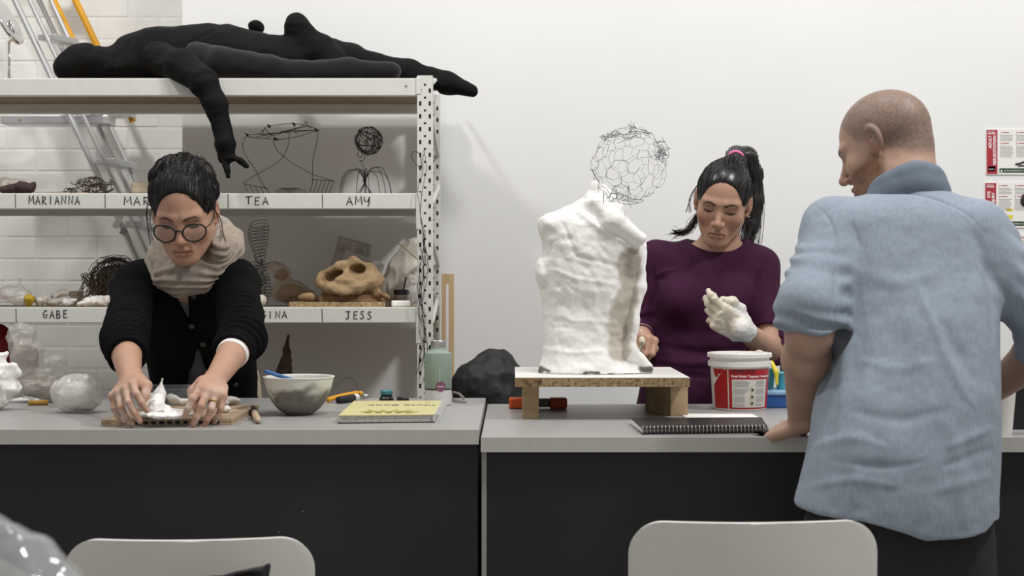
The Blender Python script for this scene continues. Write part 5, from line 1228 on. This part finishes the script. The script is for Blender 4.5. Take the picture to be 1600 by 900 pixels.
    # grey tee
    zt = [.86, .95, 1.05, 1.15, 1.24]; tx = [P(318, 0, 3.9)[0], P(315, 0, 3.86)[0], P(310, 0, 3.78)[0], P(302, 0, 3.69)[0], P(296, 0, 3.62)[0]]
    cy = [3.95, 3.90, 3.80, 3.70, 3.62]
    Tf = Field().loft(zt, tx, cy, [.115, .115, .12, .13, .10], [.080, .080, .085, .085, .06], .02)
    sobj('grey_tee', disp(Tf.mesh(.007), lambda v, n: .003*fbm(v*18, 2)), mat('grey_tee', '#77757a', .85), p0)
    # cardigan
    K = Field(); K.loft(zt, tx, cy, [.148, .146, .150, .165, .13], [.105, .105, .110, .105, .07], .02, n=2.3)
    K.ell(P(240, 436, 3.61), (.070, .07, .045), roty(.45), .04); K.ell(P(346, 434, 3.61), (.070, .07, .045), roty(-.4), .04)
    K.chain([S1+(.03, .02, 0), S1, E1+(.004, .0, .0)], [.056, .056, .054], .03); c1 = E1+(W1-E1)*.40; K.chain([E1, c1], [.054, .045], .015)
    K.chain([S2+(-.03, .02, 0), S2, E2], [.056, .056, .054], .03); c2 = E2+(W2-E2)*.34; K.chain([E2, c2], [.054, .045], .015)
    for E_, W_, c_ in ((E1, W1, c1), (E2, W2, c2)):
        d = nrm(W_-E_); K.plane(c_+d*.005, d, .003) if False else K.op((lambda c_, d: (lambda X, Y, Z: np.maximum(-((X-c_[0])*d[0]+(Y-c_[1])*d[1]+(Z-c_[2])*d[2]), np.sqrt((X-c_[0])**2+(Y-c_[1])**2+(Z-c_[2])**2)-.09)))(c_+d*.004, d), c_-.09, c_+.09, .004, 's')
        K.cap(c_-d*.012, c_+d*.06, .036, .036, .004, 's')
    zt1, xt, xb = P(311, 541, 3.70)[2], P(311, 541, 3.70)[0], P(306, 610, 3.78)[0]
    K.op((lambda X, Y, Z: np.maximum(np.maximum(np.abs(X-(xt+(xb-xt)*(zt1-Z)/.12))-.30*(zt1-Z), Y-(3.88+(.94-Z)*0)), Z-zt1)), (xt-.1, 3.5, .80), (xt+.1, 3.9, zt1), .006, 's')
    K.chain([P(285, 462, 3.58), P(297, 505, 3.62)], [.016, .002], .006, 's', flat=(0, 1, 0), q=3.5)
    K.ell(nb+(0, -.02, .03), (.07, .08, .06), None, .02, 's')
    def kd_(v, n):
        r = .004*fbm(v*14, 3)
        for S_, E_ in ((S1, c1), (S2, c2)):
            pts = [S_, E1 if S_ is S1 else E2, E_]; a = pts[1]-pts[0]; L = np.linalg.norm(a); u = a/L; t = (v-pts[0])@u; dist = segdist(v, pts); m = sstep(.085-dist, 0, .02)*sstep(t, .10, .18)
            b = nrm(pts[2]-pts[1]); s_ = np.where(t < L, t, L+(v-pts[1])@b); r += m*(.0030*np.sin(s_*2*math.pi/.024+5.0*vnoise(v*9))*(.4+.6*sstep(vnoise(v*13+3), -.5, .4)))
        return r+fold(v, [([(303, 470), (303, 535)], 2.5, -.004), ([(250, 450), (280, 560)], 8, .004), ([(330, 480), (350, 600)], 9, .004), ([(240, 500), (262, 600)], 6, -.003)])
    kv = disp(K.mesh(.0038), kd_)
    kn_m = mat('black_knit', '#08080a', .95, wave=(150, 1., 'DIAGONAL', 4.), spec=.2)
    ca = sobj('cardigan', kv, kn_m, p0)
    kdt = KDTree(len(kv[0])); [kdt.insert(q_, i) for i, q_ in enumerate(kv[0])]; kdt.balance()
    for px, py in ((303, 466), (302, 512), (318, 541), (369, 603)):
        sx_, sy_ = PX(kv[0]); dd = (sx_-px)**2+(sy_-py)**2; near = np.where(dd < 9)[0]
        if not len(near): near = np.array([dd.argmin()])
        c_ = kv[0][near[kv[0][near][:, 1].argmin()]]
        obj('button', MB().lathe([(.0065, -.001), (.0075, .001), (.0065, .003), (.003, .002)], c_+(0, -.002, 0), 14, rotx(math.pi/2+.3)), mat('horn_button', '#4e4238', .4), ca, True)
    # white undersleeve cuff
    d = nrm(W2-E2); U = Field().cap(c2-d*.02, c2+d*.022, .041, .037, .004); U.cap(c2+d*.008, c2+d*.08, .033, .033, .002, 's')
    U.op((lambda X, Y, Z: -((X-(c2+d*.020)[0])*d[0]+(Y-(c2+d*.020)[1])*d[1]+(Z-(c2+d*.020)[2])*d[2])), c2-.1, c2+.1, .002, 's'); sobj('undersleeve', U.mesh(.0025), mat('white_cotton', '#e8e6e3', .8), p0)
    # scarf
    Sf = Field(); cc = P(294, 405, 3.56)
    def loop(rx, ry, zb_, zf, r, ph, n=22, tilt=0., x0=0):
        pts = []
        for t in np.linspace(0, 2*math.pi, n):
            fr_ = (1-math.cos(t))/2     # 0 at the back, 1 at the front
            pts.append(np.array((cc[0]+x0+rx*math.sin(t)*(1+.0*fr_), cc[1]+.05-ry*(fr_*2-1), zb_+(zf-zb_)*fr_**1.1+tilt*math.sin(t))))
        Sf.chain(pts, [r*(1+.12*math.sin(3*t+ph)) for t in range(n)], .012)
    zpy = lambda py: H+(HY-py)/F*3.5
    loop(.084, .080, zpy(345), zpy(446), .026, 0, tilt=.004); loop(.094, .088, zpy(352), zpy(440), .024, 1.5, tilt=.012, x0=.004); loop(.078, .074, zpy(342), zpy(428), .022, 3., tilt=-.004)
    loop(.068, .066, zpy(345), zpy(414), .018, 4., tilt=.004); loop(.100, .075, zpy(362), zpy(422), .022, 2., tilt=.016, x0=.010)
    Sf.ell(P(345, 388, 3.55), (.028, .05, .030), None, .02)
    def sd(v, n):
        l = v-cc; t = (1+np.clip(-(l[:, 1]-.05)/.085, -1, 1))/2; u = v[:, 2]-(zpy(345)+(zpy(446)-zpy(345))*t**1.1)
        ph = u+.5*np.hypot(l[:, 0], l[:, 1]-.05)+.012*vnoise(v*(7, 7, 7)); return .0032*np.sin(ph*2*math.pi/.021)+.002*np.sin(ph*2*math.pi/.009+2*vnoise(v*9))*sstep(vnoise(v*8), -.2, .4)+.004*fbm(v*14, 2)
    sobj('scarf', disp(Sf.mesh(.003), sd), mat('oatmeal_knit', '#9b8f82', .95, noise=[(90, '#837a72', .45, .65, .6), (14, '#8c8c90', .55, .7, .5)], bump=(220, .3)), p0)
    # ring, trousers, shoes
    rf = t2[2]; c_ = rf[0]*.45+rf[1]*.55; u = nrm(rf[1]-rf[0]); e1 = nrm(np.cross(u, (0, 0, 1))); e2 = np.cross(u, e1)
    obj('finger_ring', MB().tube([c_+.0098*(math.cos(t)*e1+math.sin(t)*e2) for t in np.linspace(0, 6.283, 17)[:-1]], .0012, 6, closed=True), mat('gold', '#c99a4a', .25, 1.), p0, True)
    Tr = Field().loft([.72, .80, .90, .985], [P(325, 0, 3.98)[0]]*4, 3.97, [.17, .165, .155, .145], [.11, .115, .11, .10], .02)
    x0 = P(325, 0, 3.98)[0]; legs(Tr, [(x0-.08, 3.98, .78), (x0+.08, 3.98, .78)], [np.array((x0-.10, 4.0, .06)), np.array((x0+.10, 4.02, .06))], .085, .055)
    sobj('trousers', disp(Tr.mesh(.009), lambda v, n: .004*fbm(v*12, 3)), mat('khaki_cloth', '#a59a84', .85), p0)
    for sx in (-.10, .10): shoe(p0, np.array((x0+sx, 3.98, 0)), M['rubber'], math.pi)
woman_cardigan()
# ================= woman in the purple top
def woman_purple():
    p0 = thing('person', 'person in purple top with ponytail working on the plaster torso', 'person', (P(1100, 600, 4.06)[0], 4.06, 0))
    th, yw, rl = math.radians(22), math.radians(-15), math.radians(9)
    fr = Fr(P(1129, 316, 3.98), frame((math.sin(yw)*math.cos(th), -math.cos(yw)*math.cos(th), -math.sin(th)), (math.sin(rl), 0, math.cos(rl))))
    A = fr; nb = P(1122, 400, 4.05)
    B = Field(); head(B, fr, nb, jaw=.95)
    S1, E1, W1 = P(1027, 405, 4.08), P(1002, 528, 4.06), P(1002, 524, 3.84)
    S2, E2, W2 = P(1188, 418, 4.06), P(1205, 548, 3.96), P(1163, 517, 3.80)
    arm(B, S1, E1, W1, (.040, .034, .035, .024)); arm(B, S2, E2, W2, (.040, .034, .036, .025))
    h1, t1, tp1 = hand(B, W1, (.05, -.97, -.05), (.35, -.1, .95), -1, [(62, 80, 40), (66, 84, 42), (70, 84, 42), (72, 84, 42)], .95, thumb=[(.024, .018, -.010), (.040, .046, -.022), (.034, .072, -.036), (.016, .082, -.040)])
    h2, t2, tp2 = hand(B, W2, (-.84, -.28, .46), (-.10, -.93, -.30), 1, [(16, 44, 25), (34, 54, 30), (58, 60, 30), (68, 60, 30)], .98, fat=.90, thumb=[(.024, .018, -.010), (.046, .044, -.014), (.054, .076, -.014), (.046, .102, -.018)])
    B.cap(nb+(0, .02, 0), P(1105, 560, 4.06), .05, .06, .04); B.cap(S1+(.03, 0, -.005), S2+(-.03, 0, -.005), .042, .042, .04)
    B.cap(nb+(-.05, 0, -.012), nb+(.05, 0, -.012), .045, .045, .04); B.ell(nb+(0, -.004, -.035), (.085, .048, .04), None, .03)
    lo, hi = B.bounds(); T = lambda h, a, b: B.mesh(h, np.array(a), np.array(b))
    m1 = T(.0022, (fr.o[0]-.13, fr.o[1]-.15, fr.o[2]-.22), (fr.o[0]+.13, fr.o[1]+.18, fr.o[2]+.16))
    m2 = T(.0024, (W1[0]-.10, W1[1]-.16, W1[2]-.10), (W1[0]+.10, E1[1]-.02, W1[2]+.10)); m3 = T(.0024, (W2[0]-.17, W2[1]-.14, W2[2]-.10), (E2[0]+.06, E2[1]+.05, W2[2]+.15))
    m4 = T(.008, (lo[0], 3.93, .95), (hi[0], hi[1], fr.o[2]-.21))
    vf = join(m1, m2, m3, m4); cl = skin_cols(fr, vf[0], '#b08a75', '#864843', '#17100d'); sobj('body', vf, SK, p0, cl)
    # glove: same hand grown by a millimetre or two, with wet compound
    G = Field(); hand(G, W2, (-.84, -.28, .46), (-.10, -.93, -.30), 1, [(16, 44, 25), (34, 54, 30), (58, 60, 30), (68, 60, 30)], .98, fat=1.12, thumb=[(.024, .018, -.010), (.046, .044, -.014), (.054, .076, -.014), (.046, .102, -.018)])
    d = nrm(W2-E2); G.cap(W2-d*.012, W2+d*.03, .031, .030, .012); G.op((lambda X, Y, Z: ((X-W2[0])*d[0]+(Y-W2[1])*d[1]+(Z-W2[2])*d[2])+.012), W2-.1, W2+.1, .002, 's')
    gv = disp(G.mesh(.0022), lambda v, n: .0018*fbm(v*70, 3)+.0045*np.maximum(fbm(v*48, 3), 0)*sstep((v-W2)@nrm((-.84, -.28, .46)), .055, .085)); 
    m_ = sstep((gv[0]-W2)@nrm((-.84, -.28, .46))+.02*fbm(gv[0]*30, 2), .045, .07); cl = np.array(lin('#d9d6d3'))[None]*(1-m_)[:, None]+np.array(lin('#cfc6b4'))[None]*m_[:, None]
    sobj('glove', gv, mat('latex', vcol=True, rough=.45, bump=(60, .4)), p0, cl)
    # hair
    Hf = Field(); Hf.ell(A(0, -.0165, .032), (.0785, .1005, .0905), fr.R, .02); Hf.ell(A(0, .108, -.012), (.071, .083, .102), fr.R, .016, 's'); Hf.ell(A(0, .02, -.10), (.12, .09, .09), fr.R, .02, 's')
    for q in (-1, 1): Hf.ell(A(q*.086, .006, -.014), (.020, .028, .040), fr.R, .008, 's')
    Hf.ell(A(-.02, -.045, .110), (.03, .03, .026), fr.R, .02)
    tie = A(-.018, -.042, .120); pony = [tie, P(1150, 243, 4.05), P(1166, 246, 4.08), P(1176, 272, 4.10), P(1178, 315, 4.10), P(1173, 355, 4.09), P(1166, 382, 4.07)]
    Hp = Field(); Hp.chain(pony, [.019, .026, .030, .028, .027, .022, .007], .015)
    Hp.chain([A(.07, -.05, -.03), P(1080, 352, 4.06), P(1062, 362, 4.04)], [.012, .012, .004], .01) if False else None
    hv = disp(Hf.mesh(.003), lambda v, n: .0012*np.sin(fr.inv(v)[:, 0]*500+6*vnoise(v*14))*sstep(.03-fr.inv(v)[:, 1], 0, .03)); pv = disp(Hp.mesh(.003), lambda v, n: .002*np.sin(v[:, 0]*900+8*vnoise(v*12)))
    mb = strands(hv, lambda p: tie-p, 1300, 10, .010, .0012, .0005, 4); q = np.random.RandomState(5)
    for i in range(150):
        off = q.randn(3)*.010; mb.tube(smooth_path([pt+off*(.5+.25*k)*1.0+q.randn(3)*.002 for k, pt in enumerate(pony)], 3), .0007, 3, caps=False)
    for i in range(30):
        d_ = np.array((q.uniform(-.6, 1), q.uniform(-.3, .5), q.uniform(.3, 1)))*.022; mb.tube(smooth_path([tie, tie+d_*.8, tie+d_*1.2+(.008, 0, -.002)], 4), .0005, 3, caps=False)
    for i in range(60):
        mb.tube(smooth_path([A(.055+q.randn()*.006, -.06, -.04), P(1082+q.randn()*3, 350+q.randn()*4, 4.07), P(1070+q.randn()*4, 362+q.randn()*3, 4.05), P(1054+q.randn()*5, 364+q.randn()*4, 4.03)], 4), .0007, 3, caps=False)
    for i in range(14):
        mb.tube(smooth_path([A(.075, .01, .05), A(.088+q.rand()*.012, .0, .0), A(.084+q.rand()*.02, -.01, -.05)], 4), .0004, 3, caps=False)
    v_, f_ = addmesh(join(hv, pv), mb); obj('hair', (v_, f_), HAIR2, p0, True)
    e1 = nrm(pony[1]-tie); u = nrm(np.cross(e1, (0, 1, 0))); w_ = np.cross(e1, u)
    obj('hair_tie', MB().tube([tie+e1*.004+.0215*(math.cos(t)*u+math.sin(t)*w_) for t in np.linspace(0, 6.283, 21)[:-1]], .0048, 8, closed=True), mat('pink_elastic', '#e36fa3', .6), p0, True)
    lashes(fr, p0)
    obj('earring', MB().lathe([(.0005, -.002), (.002, 0), (.0005, .002)], A(-.081, .004, -.032), 10), M['chrome'], p0, True)
    # purple top
    rows = [(372, 1078, 1166), (384, 1040, 1188), (398, 1024, 1200), (420, 1022, 1198), (450, 1018, 1192), (480, 1020, 1190), (515, 1020, 1184), (550, 1012, 1182), (590, 1002, 1182), (635, 994, 1184), (680, 992, 1186)]
    zz = [H+(HY-r[0])/F*4.06 for r in rows]; cx = [P((r[1]+r[2])/2, 0, 4.06)[0] for r in rows]; hw = [(r[2]-r[1])/2*4.06/F for r in rows]
    K = Field(); K.loft(zz, cx, 4.06, hw, [.05, .07, .085, .095, .105, .108, .10, .10, .105, .11, .11], .02, n=2.3)
    for px in (1062, 1146): K.ell(P(px, 468, 3.985), (.058, .05, .055), None, .04)
    K.chain([S1+(.02, 0, 0), S1, E1], [.050, .050, .043], .03); cA = E1+(W1-E1)*.62; K.chain([E1, cA], [.043, .034], .015)
    K.chain([S2+(-.02, 0, 0), S2, E2], [.050, .050, .044], .03); cB = E2+(W2-E2)*.06; K.cap(E2, cB, .044, .043, .01)
    for c_, d_, r_ in ((cA, nrm(W1-E1), .027), (cB, nrm(W2-E2), .034)):
        K.op((lambda c_, d_: (lambda X, Y, Z: np.maximum(-((X-c_[0])*d_[0]+(Y-c_[1])*d_[1]+(Z-c_[2])*d_[2]), np.sqrt((X-c_[0])**2+(Y-c_[1])**2+(Z-c_[2])**2)-.075)))(c_, d_), c_-.075, c_+.075, .003, 's')
    K.ell(P(1117, 364, 4.02), (.088, .105, .060), roty(.10), .006, 's')
    def kd_(v, n):
        px, py = PX(v); r = .0025*fbm(v*12, 3)
        s1 = segdist(v, [S2, E2]); r += .004*np.sin(v[:, 2]*2*math.pi/.024+3*vnoise(v*12))*sstep(.075-s1, 0, .02)*sstep(py, 510, 535)
        s2 = segdist(v, [S1, E1]); r += .003*np.sin(v[:, 2]*2*math.pi/.03+3*vnoise(v*12))*sstep(.07-s2, 0, .02)*sstep(py, 470, 500)
        return r+fold(v, [([(1022, 432), (1040, 425), (1058, 420)], 3, .005), ([(1026, 440), (1045, 433)], 3, -.004), ([(1020, 415), (1023, 450), (1016, 480)], 3, -.006), ([(1188, 420), (1184, 450), (1190, 480)], 3, -.006), ([(1150, 425), (1170, 450), (1180, 470)], 6, .004), ([(1030, 540), (1100, 552), (1170, 545)], 6, -.006), ([(1020, 560), (1080, 568), (1150, 560)], 5, .005), ([(1010, 600), (1060, 612)], 5, .004), ([(1040, 585), (1110, 590)], 4, -.004), ([(1050, 515), (1100, 520), (1150, 512)], 8, -.004)])
    sobj('purple_top', disp(K.mesh(.004), kd_), mat('purple_jersey', '#38132f', .85, noise=[(8, '#401a37', .4, .7, .6)], spec=.25, bump=(300, .1)), p0)
    # modelling knife in her right hand
    a = h1(.0, .085, -.045); t0 = P(1003, 532, a[1]-.02)
    kn = thing('palette_knife', 'pale handled palette knife pressed against the plaster torso', 'knife', t0)
    obj('handle', MB().tube([t0+(.004, .07, .02), t0+(.0, -.012, -.004)], [.0085, .0095], 10), mat('cream_handle', '#cfc5b0', .5), kn, True)
    obj('blade', MB().tube([t0+(0, -.008, -.004), t0+(-.012, -.03, -.03), t0+(-.03, -.05, -.045)], [.003, .005, .002], 6), M['steel'], kn, True)
    # jeans, shoes
    x0 = P(1095, 0, 4.06)[0]; J = Field().loft([.70, .78, .86, .92], [x0]*4, 4.07, [.19, .19, .185, .175], [.115, .12, .115, .105], .02)
    legs(J, [(x0-.09, 4.07, .76), (x0+.09, 4.07, .76)], [np.array((x0-.10, 4.09, .06)), np.array((x0+.10, 4.09, .06))], .092, .055)
    sobj('jeans', disp(J.mesh(.009), lambda v, n: .003*fbm(v*12, 3)), mat('blue_denim', '#33415e', .85, bump=(300, .3)), p0)
    for sx in (-.10, .10): shoe(p0, np.array((x0+sx, 4.06, 0)), M['rubber'], math.pi)
woman_purple()

# ================= man in the blue shirt
def man_shirt():
    p0 = thing('person', 'person in pale blue shirt standing with back turned and head shaved', 'person', (P(1410, 600, 2.68)[0], 2.68, 0))
    th, yw = math.radians(21), math.radians(57)
    fr = Fr(P(1380, 231, 2.90), frame((-math.sin(yw)*math.cos(th), math.cos(yw)*math.cos(th), -math.sin(th)), (0.03, 0, 1)))
    nb = P(1418, 305, 2.84); B = Field(); head(B, fr, nb, True, .010, 1.06, 1.03)
    S1, E1, W1 = P(1300, 362, 2.83), P(1264, 520, 2.70), P(1252, 655, 2.905)
    S2, E2, W2 = P(1524, 368, 2.80), P(1652, 528, 2.72), P(1556, 606, 2.90)
    arm(B, S1, E1, W1, (.052, .043, .047, .028)); arm(B, S2, E2, W2, (.052, .043, .046, .028))
    B.ell(E1+(0, -.012, -.005), (.036, .03, .04), None, .02)
    h1, t1, tp1 = hand(B, W1+(0, .0, -.010), (-.42, .85, -.30), (-.16, -.46, .87), 1, [(4, 14, 10), (6, 16, 12), (8, 18, 12), (12, 22, 14)], 1.04, splay=(6, 0, -8, -18))
    h2, t2, tp2 = hand(B, W2, (-.7, .55, -.3), (.3, .5, .8), -1, [(20, 25, 15)]*4, 1.04)
    B.cap(nb+(0, .02, 0), P(1420, 600, 2.68), .06, .07, .04); B.cap(S1+(.05, 0.02, -.02), S2+(-.05, 0.02, -.02), .04, .04, .03)
    lo, hi = B.bounds(); T = lambda h, a, b: B.mesh(h, np.array(a), np.array(b))
    m1 = T(.0024, (fr.o[0]-.15, fr.o[1]-.16, fr.o[2]-.17), (fr.o[0]+.15, fr.o[1]+.16, fr.o[2]+.16))
    m2 = T(.0026, (W1[0]-.16, E1[1]-.07, W1[2]-.09), (E1[0]+.07, W1[1]+.2, E1[2]+.08)); m3 = T(.004, (W2[0]-.15, E2[1]-.07, W2[2]-.12), (E2[0]+.07, W2[1]+.2, E2[2]+.08))
    m4 = T(.009, (S1[0]+.02, lo[1], 1.0), (S2[0]-.02, hi[1], fr.o[2]-.16))
    vf = join(m1, m2, m3, m4)
    vf[0][:, 2] = np.where((vf[0][:, 1] > 2.948), np.maximum(vf[0][:, 2], ZBR+.001), vf[0][:, 2])
    cl = skin_cols(fr, vf[0], '#b3917f', '#8f5a52', '#3a2b22', stub='#75655c', beard='#80573c'); sobj('body', vf, SK, p0, cl)
    # shirt
    rows = [(292, 1385, 1462, 2.85), (305, 1345, 1492, 2.845), (320, 1305, 1522, 2.84), (340, 1288, 1540, 2.83), (370, 1286, 1552, 2.82), (410, 1292, 1556, 2.80), (450, 1298, 1556, 2.78), (500, 1301, 1556, 2.75), (560, 1294, 1557, 2.72), (620, 1279, 1557, 2.69), (700, 1262, 1557, 2.665), (780, 1245, 1556, 2.65), (850, 1238, 1554, 2.645)]
    zz = [H+(HY-r[0])/F*r[3] for r in rows]; cx = [P((r[1]+r[2])/2, 0, r[3])[0] for r in rows]; hw = [(r[2]-r[1])/2*r[3]/F for r in rows]; cy = [r[3] for r in rows]
    dp = [.06, .08, .10, .112, .12, .125, .128, .130, .132, .135, .138, .140, .140]
    K = Field(); K.loft(zz, cx, cy, hw, dp, .02, n=2.25)
    K.chain([S1+(.04, .01, .0), S1+(.008, 0, 0), E1+(0, 0, .045)], [.064, .066, .062], .03); cA = E1+(0, .0, .012); K.cap(E1+(0, 0, .05), cA, .060, .056, .02)
    K.cap(E1+(0, .0, .045), E1+(0, .002, .016), .064, .060, .006)    # rolled cuff
    K.chain([S2+(-.03, .01, 0), S2, E2], [.064, .066, .060], .03); cB = E2+(W2-E2)*.30; K.chain([E2, cB], [.060, .056], .02); K.cap(E2+(W2-E2)*.12, cB, .063, .060, .006)
    for c_, d_ in ((cA+np.array((0, 0, -.008)), nrm((.05, .10, -1))), (cB, nrm(W2-E2))):
        K.op((lambda c_, d_: (lambda X, Y, Z: np.maximum(-((X-c_[0])*d_[0]+(Y-c_[1])*d_[1]+(Z-c_[2])*d_[2]), np.sqrt((X-c_[0])**2+(Y-c_[1])**2+(Z-c_[2])**2)-.085)))(c_, d_), c_-.085, c_+.085, .004, 's')
        K.cap(c_-d_*.010, c_+d_*.08, .049, .049, .003, 's')
    hx = [1225, 1243, 1262, 1290, 1340, 1390, 1440, 1500, 1540, 1560]; hy = [770, 786, 800, 806, 812, 825, 836, 838, 833, 820]
    hxw = [P(x, 0, 2.55)[0] for x in hx]; hzw = [P(0, y, 2.55)[2] for y in hy]
    K.op((lambda X, Y, Z: Z-np.interp(X, hxw, hzw)-.0*Y), (-9, -9, -9), (9, 9, 1.2), .003, 's')
    K.ell(nb+(-.006, .02, .05), (.062, .062, .045), None, .015, 's')
    def kd_(v, n):
        r = .0065*vnoise(v*(13, 13, 2.6)+np.stack([v[:, 2]*1.5, 0*v[:, 0], 0*v[:, 0]], 1))*sstep(1.32-v[:, 2], 0, .25)+.003*fbm(v*11, 3)+.0007*fbm(v*np.array((40, 40, 40)), 2)
        dA = segdist(v, [S1, E1]); r += .0045*np.sin((v[:, 2]+.25*v[:, 0])*2*math.pi/.034+4*vnoise(v*12))*sstep(.085-dA, 0, .02)*sstep(E1[2]+.20-v[:, 2], 0, .08)
        dB = segdist(v, [S2, E2, cB]); r += .005*np.sin((v[:, 2]*.8+.6*v[:, 0])*2*math.pi/.040+4*vnoise(v*10))*sstep(.085-dB, 0, .02)*sstep(v[:, 0], S2[0]+.03, S2[0]+.10)
        yo = [(1288, 334), (1320, 314), (1360, 303), (1400, 300), (1440, 306), (1480, 320), (1515, 340), (1545, 372)]
        arm_ = [(1272, 322), (1290, 335), (1303, 362), (1307, 400), (1305, 450), (1303, 520)]
        return r+fold(v, [(yo, 1.6, -.0035), (arm_, 2.2, -.0035), ([(1425, 430), (1462, 520), (1480, 565), (1510, 620), (1530, 640)], 6, .005), ([(1470, 500), (1500, 560), (1525, 600)], 8, -.005), ([(1330, 480), (1318, 600), (1300, 680)], 10, .006), ([(1360, 560), (1340, 700), (1335, 800)], 11, .006), ([(1310, 560), (1295, 700)], 7, -.006), ([(1410, 500), (1420, 650), (1415, 820)], 14, -.006), ([(1480, 640), (1500, 740), (1505, 830)], 10, .006), ([(1262, 700), (1330, 685), (1390, 700)], 6, .003), ([(1255, 765), (1330, 750), (1410, 762)], 6, .003), ([(1480, 700), (1555, 668)], 6, .004), ([(1470, 730), (1555, 700)], 6, -.004), ([(1450, 770), (1555, 742)], 7, .003), ([(1340, 560), (1400, 575), (1470, 560)], 7, .003), ([(1320, 640), (1400, 655), (1480, 640)], 7, -.003), ([(1330, 420), (1400, 440), (1480, 425)], 9, .003), ([(1300, 720), (1380, 730), (1450, 720)], 5, -.0025), ([(1330, 345), (1345, 390)], 4, -.003), ([(1540, 400), (1548, 470), (1552, 540)], 5, -.006), ([(1520, 360), (1545, 420), (1580, 480)], 6, -.005), ([(1525, 420), (1530, 480)], 6, .004), ([(1282, 690), (1276, 790)], 1.5, -.003), ([(1320, 360), (1330, 420), (1325, 470)], 6, .004)])
    kv = disp(K.mesh(.0034), kd_)
    shm = mat('chambray', '#919ca9', .85, noise=[(160, '#84909f', .42, .62, .6)], bump=(500, .12), sheen=.1, stretch=(1, 1, .35))
    sh = sobj('shirt', kv, shm, p0)
    Cf = Field(); n = 70; pts = []
    ring = lambda t, r, zb_, zf_: nb+np.array((.001+r*math.sin(t), .008-r*math.cos(t)*.95, zf_+(zb_-zf_)*(1+math.cos(t))/2+.014*min(0., math.sin(t))))
    Cf.chain([ring(t, .064, .050, .000) for t in np.linspace(-2.7, 2.7, n)], [.0075]*n, .008, flat=(0, 0, 1), q=1.6); Cf.chain([ring(t, .069, .033, -.012) for t in np.linspace(-2.7, 2.7, n)], [.0085]*n, .010, flat=(0, 0, 1), q=2.0); Cf.chain([ring(t, .075, .016, -.026) for t in np.linspace(-2.7, 2.7, n)], [.0085]*n, .010, flat=(0, 0, 1), q=1.8)
    sobj('collar', disp(Cf.mesh(.003), lambda v, n: .0012*fbm(v*30, 2)), mat('chambray_collar', '#6f7b88', .85, bump=(500, .12)), sh)
    # trousers, shoes
    x0 = P(1403, 0, 2.66)[0]; J = Field().loft([.62, .70, .78, .85, .90], [x0]*5, 2.67, [.172, .172, .168, .155, .14], [.112, .117, .115, .11, .10], .02)
    legs(J, [(x0-.080, 2.67, .74), (x0+.085, 2.67, .74)], [np.array((x0-.065, 2.70, .06)), np.array((x0+.10, 2.68, .06))], .097, .062)
    sobj('trousers', disp(J.mesh(.008), lambda v, n: .004*fbm(v*12, 3)), mat('charcoal_wool', '#2b2b2c', .9, bump=(200, .3)), p0)
    for sx in (-.065, .10): shoe(p0, np.array((x0+sx, 2.70, 0)), M['rubber'], 0)
man_shirt()
